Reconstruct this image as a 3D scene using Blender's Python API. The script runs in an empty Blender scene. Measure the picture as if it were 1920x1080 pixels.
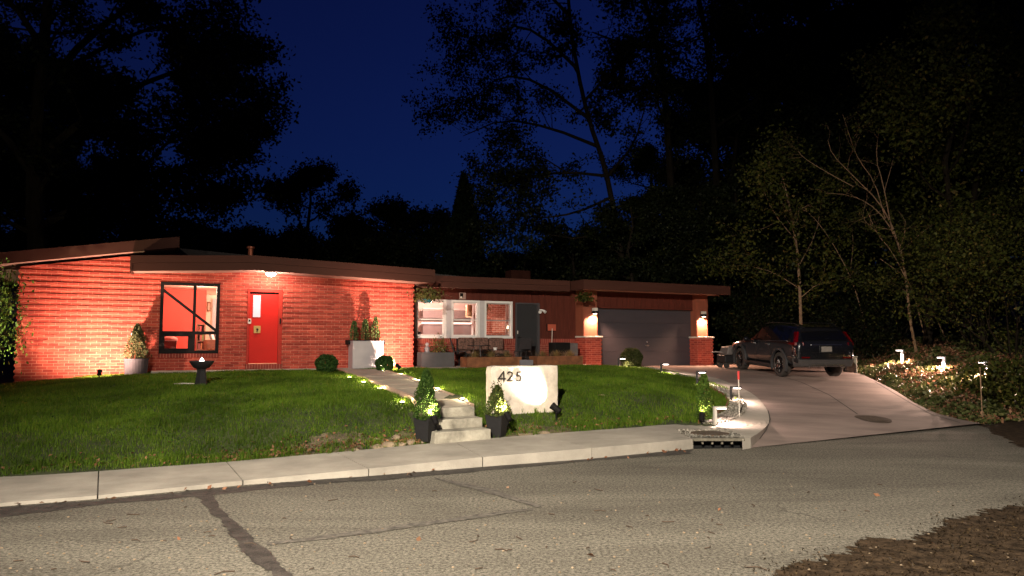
import bpy, bmesh, math, random
import numpy as np
from mathutils import Vector, Matrix
R = math.radians
scene = bpy.context.scene
C = scene.collection
rnd = random.Random(7)
rng = np.random.default_rng(7)

# ------------------------------------------------------------------ camera
F = 1350.0; PITCH = math.atan(0.075); HOR = 645.0; CAMZ = 1.6
SH = (HOR-540)/F - math.tan(PITCH)
cam = bpy.data.cameras.new('camera'); camo = bpy.data.objects.new('camera', cam); C.objects.link(camo)
cam.sensor_width = 36; cam.lens = F/1920*36; cam.shift_y = SH*F/1920
cam.clip_start = .1; cam.clip_end = 3000
camo.location = (0, 0, CAMZ); camo.rotation_euler = (R(90)+PITCH, 0, 0)
scene.camera = camo

def ray(px, py):
    u = (px-960)/F; v = -(py-540)/F + SH
    cp, sp = math.cos(PITCH), math.sin(PITCH)
    return np.array([u, cp - v*sp, sp + v*cp])
CAM = np.array([0, 0, CAMZ])
A = R(26.0); CA, SA = math.cos(A), math.sin(A)
def ab(X, Y): return X*CA+Y*SA, -X*SA+Y*CA
def W(a, b, z=0): return Vector((a*CA-b*SA, a*SA+b*CA, z))
def PY(px, py, Y):
    d = ray(px, py); return Vector(CAM + d*(Y/d[1]))
def PZ(px, py, z):
    d = ray(px, py); return Vector(CAM + d*((z-CAMZ)/d[2]))
def PB(px, py, b):           # the facade-parallel vertical plane at distance b -> (a, z)
    d = ray(px, py); t = b/(-d[0]*SA+d[1]*CA); p = CAM+d*t
    return ab(p[0], p[1])[0], p[2]
def sstep(x): x = np.clip(x, 0, 1); return x*x*(3-2*x)
def polydist(X, Y, pts):
    X = np.asarray(X, float); Y = np.asarray(Y, float); best = np.full(X.shape, 1e9)
    for (x0, y0), (x1, y1) in zip(pts[:-1], pts[1:]):
        dx, dy = x1-x0, y1-y0; L = dx*dx+dy*dy+1e-12
        t = np.clip(((X-x0)*dx+(Y-y0)*dy)/L, 0, 1)
        best = np.minimum(best, np.hypot(X-x0-t*dx, Y-y0-t*dy))
    return best
def inpoly(X, Y, pts):
    X = np.asarray(X, float); Y = np.asarray(Y, float); ins = np.zeros(X.shape, bool)
    n = len(pts)
    for i in range(n):
        x0, y0 = pts[i]; x1, y1 = pts[(i+1) % n]
        c = ((y0 > Y) != (y1 > Y)) & (X < (x1-x0)*(Y-y0)/((y1-y0) if y1 != y0 else 1e-12)+x0)
        ins ^= c
    return ins

# ------------------------------------------------------------------ ground plan (world metres)
def zd(b): # driveway height
    b = np.asarray(b, float)
    return np.where(b < 14.8, np.maximum(0.11*(b-8.45), 0.0), .70+.13*sstep((b-14.8)/3.5))
def onsurf(px, py, f, z0=.3, n=60):
    z = z0
    for _ in range(n):
        p = PZ(px, py, z); a, b = ab(p.x, p.y); z = .5*z+.5*float(f(a, b))
        z = min(z, CAMZ-.25)
    return PZ(px, py, z)
def zwalk(px): return .035+.115*float(sstep((px-250)/900))
SW_NEAR = [PZ(x, y, zwalk(x)) for x, y in [(-500, 990), (-250, 966), (0, 943), (184, 929), (455, 901), (690, 879), (905, 857), (1100, 841), (1300, 823)]]
SW_BACK = [PZ(x, y, zwalk(x)) for x, y in [(-420, 925), (-200, 910), (0, 894), (185, 883), (425, 866), (630, 848), (820, 830), (1000, 815), (1150, 804), (1262, 795)]]
BACK_AB = sorted([ab(p.x, p.y) for p in SW_BACK]+[(8.95, 9.98), (9.6, 9.6)]); NEAR_AB = sorted([ab(p.x, p.y) for p in SW_NEAR])
BZ = list(zip(*sorted([(ab(p.x, p.y)[0], p.z) for p in SW_BACK])))
def bback(a): return np.interp(a, [q[0] for q in BACK_AB], [q[1] for q in BACK_AB])
def bnear(a): return np.interp(a, [q[0] for q in NEAR_AB], [q[1] for q in NEAR_AB])
fz = lambda a, b: max(float(zd(b)), .13)
EDGE_L = [onsurf(x, y, fz) for x, y in [(1150, 686.5), (1205, 690), (1245, 697), (1285, 707), (1325, 719), (1362, 733), (1388, 747), (1400, 761), (1396, 776), (1372, 789), (1342, 799)]]
JOINT_L = [onsurf(x, y, lambda a, b: float(zd(b))) for x, y in [(1190, 687), (1300, 701), (1375, 721), (1415, 740), (1437, 765), (1444, 787), (1437, 805), (1424, 824), (1408, 840)]]
EDGE_R = [onsurf(x, y, lambda a, b: float(zd(b))) for x, y in [(1500, 677), (1560, 686), (1602, 699), (1640, 713), (1678, 732), (1712, 754), (1752, 774), (1796, 786), (1838, 794)]]
EL = [(p.x, p.y) for p in EDGE_L]; ER = [(p.x, p.y) for p in EDGE_R]; JL = [(p.x, p.y) for p in JOINT_L]
BA, BR, BG = 19.8, 20.9, 20.3       # front wing, recessed wing, garage pillars
FZ = .95                            # porch slab level

def Hlawn(X, Y):
    X = np.asarray(X, float); Y = np.asarray(Y, float)
    a, b = ab(X, Y); t = b-bback(a)
    z0 = np.interp(a, BZ[0], BZ[1])
    bank = .22+.22*sstep((a+1)/5)
    zh = .68+.22*sstep((a+3.2)/3.4)+.03*sstep((a-7)/4)
    z = z0+bank*sstep(t/1.7)+(zh-z0-bank)*sstep(np.clip((t+.5)/8.2, 0, 1))**.8
    z += .015*np.sin(a*1.7+b*.9)+.012*np.sin(a*.7-b*2.1)
    d = polydist(X, Y, EL)
    z = z-.03*(1-sstep((t+.02)/.12))
    lo = np.maximum(zd(b), .10)
    k = sstep(d/2.4)
    far = np.where(a > 7, k, 1.0)
    return np.minimum(lo+(z-lo)*far, z0-.012+.9*np.maximum(t, 0))
def Hright(X, Y):
    X = np.asarray(X, float); Y = np.asarray(Y, float); a, b = ab(X, Y)
    d = polydist(X, Y, ER+[(ER[-1][0]+30, ER[-1][1]+15)])
    return np.where(b < 8.6, 0, zd(b))*.9+.55*sstep(d/2.6)+.16*np.maximum(d-1.5, 0)+.05*np.sin(X*2.1)*np.sin(Y*1.7)*np.minimum(d, 1)
ROAD_R = [PZ(x, y, 0) for x, y in [(1408, 840), (1440, 835), (1640, 813), (1838, 795), (1905, 786), (2050, 772)]]
def regions(X, Y):
    X = np.asarray(X, float); Y = np.asarray(Y, float); a, b = ab(X, Y)
    right = inpoly(X, Y, ER+[(ER[-1][0]+60, ER[-1][1]+32), (90, 140), (ER[0][0]-3, 140), (ER[0][0]-1, ER[0][1]+2)])
    drive = inpoly(X, Y, EL+[(p.x, p.y) for p in ROAD_R[:4]]+ER[::-1]+[(ER[0][0]-1, ER[0][1]+9), (EL[0][0]-3, EL[0][1]+6)])
    return right, drive, a, b
def H(X, Y):
    right, drive, a, b = regions(X, Y)
    z = np.where(b > bback(a), Hlawn(X, Y), 0.0)
    z = np.where(drive, zd(b), z)
    z = np.where(right, Hright(X, Y), z)
    far = np.where(right, 0, sstep((b-24)/10)*(.2+.04*(b-24)))
    return z+far
def PT(px, py):
    d = ray(px, py); t = np.linspace(6, 60, 5401); p = CAM[:, None]+d[:, None]*t
    h = H(p[0], p[1]); k = np.argmax(p[2] < h)
    return Vector((p[0][k], p[1][k], float(h[k])))

# ------------------------------------------------------------------ mesh helper
class MB:
    def __init__(s): s.v = []; s.f = []
    def quad(s, *p):
        n = len(s.v); s.v += [tuple(q) for q in p]; s.f.append(tuple(range(n, n+len(p)))); return s
    def box(s, x0, x1, y0, y1, z0, z1):
        n = len(s.v)
        s.v += [(x0, y0, z0), (x1, y0, z0), (x1, y1, z0), (x0, y1, z0), (x0, y0, z1), (x1, y0, z1), (x1, y1, z1), (x0, y1, z1)]
        s.f += [tuple(n+i for i in q) for q in ((0, 3, 2, 1), (4, 5, 6, 7), (0, 1, 5, 4), (1, 2, 6, 5), (2, 3, 7, 6), (3, 0, 4, 7))]; return s
    def hexa(s, lo, hi):
        n = len(s.v); k = len(lo); s.v += [tuple(p) for p in lo]+[tuple(p) for p in hi]
        s.f.append(tuple(n+i for i in reversed(range(k)))); s.f.append(tuple(n+k+i for i in range(k)))
        for i in range(k):
            j = (i+1) % k; s.f.append((n+i, n+j, n+k+j, n+k+i))
        return s
    def prism(s, poly, z0, z1): return s.hexa([(x, y, z0) for x, y in poly], [(x, y, z1) for x, y in poly])
    def extr_y(s, poly, y0, y1): # polygon in (x,z) pushed along y
        return s.hexa([(x, y1, z) for x, z in poly], [(x, y0, z) for x, z in poly])
    def tube(s, path, rad, n=6, cap=True):
        path = [Vector(p) for p in path]; k = len(path)
        if not hasattr(rad, '__len__'): rad = [rad]*k
        base = len(s.v); up = Vector((0.13, .21, 1)).normalized()
        for i, p in enumerate(path):
            d = (path[min(i+1, k-1)]-path[max(i-1, 0)])
            d = d.normalized() if d.length > 1e-9 else Vector((0, 0, 1))
            x = d.cross(up)
            if x.length < .05: x = d.cross(Vector((1, 0, 0)))
            x.normalize(); y = d.cross(x)
            for j in range(n):
                t = 2*math.pi*j/n; q = p+(x*math.cos(t)+y*math.sin(t))*rad[i]; s.v.append(tuple(q))
        for i in range(k-1):
            for j in range(n):
                a0 = base+i*n+j; b0 = base+i*n+(j+1) % n
                s.f.append((a0, b0, b0+n, a0+n))
        if cap:
            s.f.append(tuple(base+j for j in reversed(range(n)))); s.f.append(tuple(base+(k-1)*n+j for j in range(n)))
        return s
    def lathe(s, prof, n=20, c=(0, 0, 0), sq=None):
        base = len(s.v); k = len(prof)
        for r, z in prof:
            for j in range(n):
                t = 2*math.pi*(j+.5)/n; s.v.append((c[0]+r*math.cos(t), c[1]+r*math.sin(t), c[2]+z))
        for i in range(k-1):
            for j in range(n):
                a0 = base+i*n+j; b0 = base+i*n+(j+1) % n; s.f.append((a0, b0, b0+n, a0+n))
        s.f.append(tuple(base+j for j in reversed(range(n)))); s.f.append(tuple(base+(k-1)*n+j for j in range(n)))
        return s
    def ball(s, c, r, n=10, m=7, sc=(1, 1, 1)):
        prof = []
        base = len(s.v)
        for i in range(m+1):
            t = math.pi*i/m
            for j in range(n):
                f = 2*math.pi*j/n
                s.v.append((c[0]+sc[0]*r*math.sin(t)*math.cos(f), c[1]+sc[1]*r*math.sin(t)*math.sin(f), c[2]-sc[2]*r*math.cos(t)))
        for i in range(m):
            for j in range(n):
                a0 = base+i*n+j; b0 = base+i*n+(j+1) % n; s.f.append((a0, b0, b0+n, a0+n))
        return s
    def build(s, name, mat=None, parent=None, loc=None, rotz=None, smooth=False, bevel=0):
        me = bpy.data.meshes.new(name); me.from_pydata(s.v, [], s.f); me.validate()
        bm = bmesh.new(); bm.from_mesh(me); bmesh.ops.recalc_face_normals(bm, faces=bm.faces); bm.to_mesh(me); bm.free()
        if smooth: me.polygons.foreach_set('use_smooth', [True]*len(me.polygons))
        return place(me, name, mat, parent, loc, rotz, bevel)
def place(me, name, mat, parent=None, loc=None, rotz=None, bevel=0):
    if mat: me.materials.append(mat)
    o = bpy.data.objects.new(name, me); C.objects.link(o)
    if parent: o.parent = parent
    if loc is not None: o.location = loc
    if rotz is not None: o.rotation_euler = (0, 0, rotz)
    if bevel:
        m = o.modifiers.new('bevel', 'BEVEL'); m.width = bevel; m.segments = 2; m.limit_method = 'ANGLE'
    return o
def leafmesh(name, P, size, mat, parent=None, loc=None, up=0.0, asp=.6, seed=0, dirs=None, norms=None):
    """many small folded leaves (two triangles each) at points P (n,3)"""
    g = np.random.default_rng(seed); P = np.asarray(P, float); n = len(P)
    s = size*(g.uniform(.6, 1.3, n))[:, None] if np.isscalar(size) else np.asarray(size)[:, None]
    N = g.normal(size=(n, 3)); N[:, 2] += up
    if norms is not None: N = N*.45+norms
    N /= np.linalg.norm(N, axis=1)[:, None]+1e-9
    D = g.normal(size=(n, 3)) if dirs is None else np.asarray(dirs, float)+g.normal(size=(n, 3))*.35
    D -= N*np.sum(D*N, axis=1)[:, None]; D /= np.linalg.norm(D, axis=1)[:, None]+1e-9
    S = np.cross(N, D)
    v = np.empty((n, 4, 3))
    v[:, 0] = P-D*s*.5; v[:, 1] = P+S*s*.5*asp+N*s*.12; v[:, 2] = P+D*s*.5; v[:, 3] = P-S*s*.5*asp+N*s*.12
    return rawmesh(name, v.reshape(-1, 3), 4, n, mat, parent, loc)
def rawmesh(name, v, k, n, mat, parent=None, loc=None):
    me = bpy.data.meshes.new(name); me.vertices.add(len(v)); me.vertices.foreach_set('co', np.ascontiguousarray(v, np.float32).ravel())
    me.loops.add(n*k); me.loops.foreach_set('vertex_index', np.arange(n*k, dtype=np.int32))
    me.polygons.add(n); me.polygons.foreach_set('loop_start', np.arange(0, n*k, k, dtype=np.int32))
    me.polygons.foreach_set('loop_total', np.full(n, k, np.int32)); me.update(calc_edges=True)
    return place(me, name, mat, parent, loc)
def tag(o, label=None, cat=None, group=None, kind=None):
    if label: o['label'] = label
    if cat: o['category'] = cat
    if group: o['group'] = group
    if kind: o['kind'] = kind
    return o
def thing(name, label, cat, loc=(0, 0, 0), rotz=0, group=None):
    o = bpy.data.objects.new(name, None); C.objects.link(o); o.empty_display_size = .2
    o.location = loc; o.rotation_euler = (0, 0, rotz); return tag(o, label, cat, group)
def struct(o): o['kind'] = 'structure'; return o
def stuff(o): o['kind'] = 'stuff'; return o
def copy_tree(o, parent=None):
    c = o.copy(); C.objects.link(c)
    if parent: c.parent = parent
    for ch in list(o.children): copy_tree(ch, c)
    return c

# ------------------------------------------------------------------ materials
def newmat(name):
    m = bpy.data.materials.new(name); m.use_nodes = True
    nt = m.node_tree; b = nt.nodes['Principled BSDF']; return m, nt, b
def N(nt, t, **kw):
    n = nt.nodes.new(t)
    for k, v in kw.items():
        if k.startswith('i_'): n.inputs[k[2:].replace('_', ' ')].default_value = v
        else: setattr(n, k, v)
    return n
def mat(name, col, rough=.8, var=.25, scale=6, metal=0, bump=0, bscale=None, coat=0, spec=.5, col2=None, stretch=None, detail=5):
    m, nt, b = newmat(name); L = nt.links
    b.inputs['Roughness'].default_value = rough; b.inputs['Metallic'].default_value = metal
    b.inputs['Coat Weight'].default_value = coat; b.inputs['Specular IOR Level'].default_value = spec
    c = N(nt, 'ShaderNodeTexCoord'); src = c.outputs['Object']
    if stretch:
        mp = N(nt, 'ShaderNodeMapping'); mp.inputs['Scale'].default_value = stretch; L.new(src, mp.inputs['Vector']); src = mp.outputs[0]
    n1 = N(nt, 'ShaderNodeTexNoise', i_Scale=scale, i_Detail=detail, i_Roughness=.65); L.new(src, n1.inputs['Vector'])
    rp = N(nt, 'ShaderNodeValToRGB'); rp.color_ramp.elements[0].position = .3; rp.color_ramp.elements[1].position = .7
    lo = [x*(1-var) for x in col]; hi = [x*(1+var) for x in (col2 or col)]
    rp.color_ramp.elements[0].color = (*lo, 1); rp.color_ramp.elements[1].color = (*hi, 1)
    L.new(n1.outputs['Fac'], rp.inputs['Fac']); L.new(rp.outputs['Color'], b.inputs['Base Color'])
    if bump:
        n2 = N(nt, 'ShaderNodeTexNoise', i_Scale=bscale or scale*6, i_Detail=4); L.new(src, n2.inputs['Vector'])
        bp = N(nt, 'ShaderNodeBump', i_Strength=bump, i_Distance=.02); L.new(n2.outputs['Fac'], bp.inputs['Height']); L.new(bp.outputs['Normal'], b.inputs['Normal'])
    return m
def emit(name, col, s):
    m, nt, b = newmat(name); b.inputs['Base Color'].default_value = (*[min(1, c) for c in col], 1)
    b.inputs['Emission Color'].default_value = (*col, 1); b.inputs['Emission Strength'].default_value = s; return m
def leafmat(name, c0, c1, c2=None, trans=.25, rough=.55):
    m, nt, b = newmat(name); L = nt.links
    g = N(nt, 'ShaderNodeNewGeometry'); rp = N(nt, 'ShaderNodeValToRGB'); rp.color_ramp.elements[0].color = (*c0, 1); rp.color_ramp.elements[1].color = (*c1, 1)
    if c2: e = rp.color_ramp.elements.new(.9); e.color = (*c1, 1); rp.color_ramp.elements[2].color = (*c2, 1)
    L.new(g.outputs['Random Per Island'], rp.inputs['Fac'])
    nz = N(nt, 'ShaderNodeTexNoise', i_Scale=.9, i_Detail=3); c = N(nt, 'ShaderNodeTexCoord'); L.new(c.outputs['Object'], nz.inputs['Vector'])
    mx = N(nt, 'ShaderNodeMix', data_type='RGBA', blend_type='MULTIPLY'); mx.inputs[0].default_value = .7
    r2 = N(nt, 'ShaderNodeValToRGB'); r2.color_ramp.elements[0].position = .35; r2.color_ramp.elements[0].color = (.34, .36, .32, 1); r2.color_ramp.elements[1].position = .65; r2.color_ramp.elements[1].color = (1.2, 1.15, 1, 1)
    L.new(nz.outputs['Fac'], r2.inputs['Fac']); L.new(rp.outputs[0], mx.inputs[6]); L.new(r2.outputs[0], mx.inputs[7])
    L.new(mx.outputs[2], b.inputs['Base Color']); b.inputs['Roughness'].default_value = rough; b.inputs['Specular IOR Level'].default_value = .12
    t = N(nt, 'ShaderNodeBsdfTranslucent'); L.new(mx.outputs[2], t.inputs['Color'])
    ms = N(nt, 'ShaderNodeMixShader'); ms.inputs[0].default_value = trans
    L.new(b.outputs[0], ms.inputs[1]); L.new(t.outputs[0], ms.inputs[2]); L.new(ms.outputs[0], nt.nodes['Material Output'].inputs['Surface'])
    return m
def brickmat(name, c1, c2, mortar, rowh=.0677, bw=.213, soldier=False, ms=.0045):
    m, nt, b = newmat(name); L = nt.links
    c = N(nt, 'ShaderNodeTexCoord'); sx = N(nt, 'ShaderNodeSeparateXYZ'); L.new(c.outputs['Object'], sx.inputs[0])
    ad = N(nt, 'ShaderNodeMath', operation='ADD'); L.new(sx.outputs['X'], ad.inputs[0]); L.new(sx.outputs['Y'], ad.inputs[1])
    cb = N(nt, 'ShaderNodeCombineXYZ')
    L.new(ad.outputs[0], cb.inputs['X']); L.new(sx.outputs['Z'], cb.inputs['Y'])
    t = N(nt, 'ShaderNodeTexBrick', i_Scale=1.0, i_Mortar_Size=ms, i_Mortar_Smooth=.2, i_Bias=0.0, i_Brick_Width=bw, i_Row_Height=rowh)
    t.inputs['Color1'].default_value = (*c1, 1); t.inputs['Color2'].default_value = (*c2, 1); t.inputs['Mortar'].default_value = (*mortar, 1)
    if soldier: t.offset = 0
    L.new(cb.outputs[0], t.inputs['Vector'])
    nz = N(nt, 'ShaderNodeTexNoise', i_Scale=3.0, i_Detail=6, i_Roughness=.7); L.new(c.outputs['Object'], nz.inputs['Vector'])
    r2 = N(nt, 'ShaderNodeValToRGB'); r2.color_ramp.elements[0].position = .3; r2.color_ramp.elements[0].color = (.68, .66, .66, 1); r2.color_ramp.elements[1].position = .75; r2.color_ramp.elements[1].color = (1.12, 1.08, 1.05, 1)
    L.new(nz.outputs['Fac'], r2.inputs['Fac'])
    mx = N(nt, 'ShaderNodeMix', data_type='RGBA', blend_type='MULTIPLY'); mx.inputs[0].default_value = 1
    L.new(t.outputs['Color'], mx.inputs[6]); L.new(r2.outputs[0], mx.inputs[7]); L.new(mx.outputs[2], b.inputs['Base Color'])
    iv = N(nt, 'ShaderNodeMath', operation='SUBTRACT'); iv.inputs[0].default_value = 1; L.new(t.outputs['Fac'], iv.inputs[1])
    n3 = N(nt, 'ShaderNodeTexNoise', i_Scale=60., i_Detail=3); L.new(c.outputs['Object'], n3.inputs['Vector'])
    a2 = N(nt, 'ShaderNodeMath', operation='MULTIPLY_ADD'); a2.inputs[1].default_value = .35; L.new(n3.outputs['Fac'], a2.inputs[0]); L.new(iv.outputs[0], a2.inputs[2])
    bp = N(nt, 'ShaderNodeBump', i_Strength=.5, i_Distance=.008); L.new(a2.outputs[0], bp.inputs['Height']); L.new(bp.outputs[0], b.inputs['Normal'])
    b.inputs['Roughness'].default_value = .85; b.inputs['Specular IOR Level'].default_value = .25
    return m

def asphaltmat():
    m, nt, b = newmat('asphalt'); L = nt.links; c = N(nt, 'ShaderNodeTexCoord'); o = c.outputs['Object']
    v = N(nt, 'ShaderNodeTexVoronoi', i_Scale=70.0); L.new(o, v.inputs['Vector'])
    n1 = N(nt, 'ShaderNodeTexNoise', i_Scale=34., i_Detail=6, i_Roughness=.9); L.new(o, n1.inputs['Vector'])
    r1 = N(nt, 'ShaderNodeValToRGB'); r1.color_ramp.elements[0].position = .40; r1.color_ramp.elements[0].color = (.030, .027, .022, 1); r1.color_ramp.elements[1].position = .61; r1.color_ramp.elements[1].color = (.30, .278, .236, 1)
    L.new(n1.outputs['Fac'], r1.inputs['Fac'])
    n2 = N(nt, 'ShaderNodeTexNoise', i_Scale=.5, i_Detail=6, i_Roughness=.6, i_Distortion=.8); mp = N(nt, 'ShaderNodeMapping'); mp.inputs['Rotation'].default_value = (0, 0, -R(28)); mp.inputs['Scale'].default_value = (.5, 1.8, 1); L.new(o, mp.inputs[0]); L.new(mp.outputs[0], n2.inputs['Vector'])
    r2 = N(nt, 'ShaderNodeValToRGB'); r2.color_ramp.elements[0].position = .28; r2.color_ramp.elements[0].color = (.52, .5, .48, 1); r2.color_ramp.elements[1].position = .72; r2.color_ramp.elements[1].color = (1.14, 1.12, 1.08, 1); L.new(n2.outputs['Fac'], r2.inputs['Fac'])
    mx = N(nt, 'ShaderNodeMix', data_type='RGBA', blend_type='MULTIPLY'); mx.inputs[0].default_value = 1; L.new(r1.outputs[0], mx.inputs[6]); L.new(r2.outputs[0], mx.inputs[7])
    # hair cracks: thin lines of a distorted voronoi, only in some places
    wn = N(nt, 'ShaderNodeTexNoise', i_Scale=1.3, i_Detail=5); L.new(o, wn.inputs['Vector'])
    va = N(nt, 'ShaderNodeMix', data_type='VECTOR'); va.inputs[0].default_value = .45; L.new(o, va.inputs[4]); L.new(wn.outputs['Color'], va.inputs[5])
    vc = N(nt, 'ShaderNodeTexVoronoi', feature='DISTANCE_TO_EDGE', i_Scale=1.1); L.new(va.outputs[1], vc.inputs['Vector'])
    cr = N(nt, 'ShaderNodeMapRange'); cr.inputs[1].default_value = .004; cr.inputs[2].default_value = .014; cr.inputs[3].default_value = .55; cr.inputs[4].default_value = 1; L.new(vc.outputs['Distance'], cr.inputs[0])
    ng = N(nt, 'ShaderNodeTexNoise', i_Scale=.45, i_Detail=2); L.new(o, ng.inputs['Vector'])
    gr = N(nt, 'ShaderNodeMapRange'); gr.inputs[1].default_value = .56; gr.inputs[2].default_value = .66; L.new(ng.outputs['Fac'], gr.inputs[0])
    m1 = N(nt, 'ShaderNodeMix'); m1.inputs[2].default_value = 1; L.new(gr.outputs[0], m1.inputs[0]); L.new(cr.outputs[0], m1.inputs[3])
    mx2 = N(nt, 'ShaderNodeMix', data_type='RGBA', blend_type='MULTIPLY'); mx2.inputs[0].default_value = 1; L.new(mx.outputs[2], mx2.inputs[6]); L.new(m1.outputs[0], mx2.inputs[7])
    L.new(mx2.outputs[2], b.inputs['Base Color']); b.inputs['Roughness'].default_value = .9; b.inputs['Specular IOR Level'].default_value = .2
    bp = N(nt, 'ShaderNodeBump', i_Strength=.5, i_Distance=.008); L.new(n1.outputs['Fac'], bp.inputs['Height']); L.new(bp.outputs[0], b.inputs['Normal'])
    return m
def glassmat(name, tint=(1, 1, 1), rough=0.0, alpha=.88):
    m, nt, b = newmat(name); L = nt.links
    g = N(nt, 'ShaderNodeBsdfGlossy'); g.inputs['Roughness'].default_value = rough; g.inputs['Color'].default_value = (1, 1, 1, 1)
    t = N(nt, 'ShaderNodeBsdfTransparent'); t.inputs['Color'].default_value = (*tint, 1)
    fr = N(nt, 'ShaderNodeFresnel'); fr.inputs['IOR'].default_value = 1.45
    nz = N(nt, 'ShaderNodeTexNoise', i_Scale=.8); c = N(nt, 'ShaderNodeTexCoord'); L.new(c.outputs['Object'], nz.inputs['Vector'])
    bp = N(nt, 'ShaderNodeBump', i_Strength=.03); L.new(nz.outputs['Fac'], bp.inputs['Height']); L.new(bp.outputs[0], g.inputs['Normal'])
    ms = N(nt, 'ShaderNodeMixShader'); L.new(fr.outputs[0], ms.inputs[0]); L.new(t.outputs[0], ms.inputs[1]); L.new(g.outputs[0], ms.inputs[2])
    L.new(ms.outputs[0], nt.nodes['Material Output'].inputs['Surface']); return m

M = {}
M['asphalt'] = asphaltmat()
M['tar'] = mat('tar', (.022, .018, .016), .7, .5, 9, bump=.8, bscale=55, col2=(.05, .042, .036))
M['tar_worn'] = mat('worn_tar', (.055, .048, .04), .85, .5, 14, bump=.8, bscale=60, col2=(.12, .105, .088))
M['concrete'] = mat('concrete', (.35, .315, .27), .88, .27, 1.3, bump=.3, bscale=40, detail=9, spec=.25)
M['concrete_old'] = mat('old_concrete', (.25, .225, .18), .9, .4, 3.2, bump=.35, bscale=30, col2=(.36, .33, .27))
M['drive'] = mat('driveway_concrete', (.235, .18, .158), .8, .3, 1.0, bump=.18, bscale=45, stretch=(.45, 1.5, 1), spec=.3)
M['joint'] = mat('joint_dirt', (.03, .026, .022), .95, .3, 12)
M['soil'] = mat('soil', (.05, .036, .022), .95, .5, 3, bump=.8, bscale=18, col2=(.09, .066, .042))
M['lawnsoil'] = mat('lawn_soil', (.018, .026, .008), .95, .5, 2.2, bump=.8, bscale=30, col2=(.035, .04, .014))
M['grass'] = leafmat('grass', (.055, .11, .009), (.12, .21, .018), (.22, .21, .06), trans=.3)
M['grass_dry'] = leafmat('dry_grass', (.16, .11, .05), (.3, .22, .1), trans=.2)
M['brick'] = brickmat('red_brick', (.50, .09, .058), (.31, .045, .032), (.58, .225, .16), ms=.0055)
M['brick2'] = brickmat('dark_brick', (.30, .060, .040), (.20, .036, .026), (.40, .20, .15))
M['soldier'] = brickmat('soldier_brick', (.28, .05, .035), (.21, .038, .028), (.5, .24, .18), rowh=.4, bw=.0677, soldier=True)
M['siding'] = mat('red_brown_siding', (.085, .021, .014), .8, .2, 3, spec=.15, stretch=(4, 4, .6), bump=.1)
M['fascia'] = mat('brown_fascia', (.064, .024, .017), .75, .12, 2, stretch=(.3, 1, 3), spec=.15)
M['soffit'] = mat('pale_soffit', (.5, .40, .35), .8, .08, 3)
M['rooftop'] = mat('roof_felt', (.03, .025, .024), .9, .4, 8, bump=.4)
M['trimred'] = mat('red_trim', (.36, .03, .02), .6, .08, 4, spec=.15)
M['doorred'] = mat('red_door_paint', (.5, .016, .011), .5, .06, 2, spec=.15)
M['black'] = mat('black_paint', (.009, .008, .008), .65, .2, 10, spec=.12)
M['darkmetal'] = mat('dark_metal', (.02, .019, .021), .55, .2, 12, metal=.3, spec=.25)
M['steel'] = mat('steel', (.55, .55, .56), .3, .1, 20, metal=1)
M['brass'] = mat('brass', (.6, .4, .16), .35, .1, 20, metal=1)
M['white'] = mat('white_paint', (.74, .70, .68), .5, .05, 5)
M['charcoal'] = mat('charcoal_paint', (.055, .052, .062), .45, .1, 2)
M['garage'] = mat('garage_door_paint', (.05, .044, .053), .5, .08, 2, stretch=(1, 1, 5))
M['drainc'] = mat('stained_drain_concrete', (.13, .115, .09), .9, .4, 6, bump=.4, bscale=30)
M['trough'] = mat('dark_grey_fibre', (.075, .07, .075), .75, .15, 4)
M['bank'] = mat('bare_bank_soil', (.055, .038, .024), .95, .5, 6, bump=1.0, bscale=20, col2=(.12, .088, .056))
M['verge'] = mat('dark_wet_litter', (.012, .008, .005), .95, .6, 9, bump=1.0, bscale=40, col2=(.05, .033, .02), spec=.1)
M['corten'] = mat('rusty_steel', (.15, .055, .022), .8, .35, 5, bump=.15, col2=(.2, .075, .03))
M['zinc'] = mat('brushed_zinc', (.40, .37, .40), .5, .14, 1.4, metal=.35)
M['stone'] = mat('pale_limestone', (.60, .52, .44), .85, .22, 5, bump=.55, bscale=22)
M['rock'] = mat('brown_rock', (.16, .115, .075), .9, .4, 5, bump=.8, bscale=14, col2=(.24, .18, .12))
M['gravel'] = leafmat('gravel', (.16, .15, .14), (.36, .33, .31), trans=0)
M['pot_black'] = mat('black_plastic_pot', (.016, .015, .016), .65, .15, 10, spec=.25)
M['pot_grey'] = mat('grey_fibre_pot', (.17, .16, .175), .8, .12, 4)
M['teal'] = mat('teal_glazed_pot', (.02, .13, .15), .15, .1, 4, coat=.6)
M['conif'] = leafmat('conifer_leaf', (.03, .075, .016), (.075, .14, .028), (.12, .17, .04), trans=.25)
M['box'] = leafmat('boxwood_leaf', (.018, .05, .012), (.04, .085, .02), trans=.15)
M['leafmid'] = leafmat('mid_green_leaf', (.03, .042, .009), (.085, .09, .02), (.15, .11, .04), trans=.3)
M['leafdark'] = leafmat('unlit_forest_leaf', (.005, .009, .003), (.016, .021, .006), (.04, .04, .012), trans=.2)  # near black leaf colour stands in for the missing light in the woods
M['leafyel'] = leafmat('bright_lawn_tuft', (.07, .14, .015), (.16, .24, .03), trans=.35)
M['ivy'] = leafmat('ivy_leaf', (.04, .06, .018), (.12, .125, .05), (.30, .22, .15), trans=.15, rough=.4)
M['deadleaf'] = leafmat('dead_leaf', (.14, .06, .035), (.32, .16, .10), (.42, .27, .19), trans=.15)
M['bark'] = mat('bark', (.018, .014, .01), .95, .4, 9, stretch=(1, 1, .25), bump=.8, bscale=25, spec=.05)
M['barkpale'] = mat('pale_bark', (.22, .135, .08), .9, .3, 9, stretch=(1, 1, .3), bump=.4)
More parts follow.
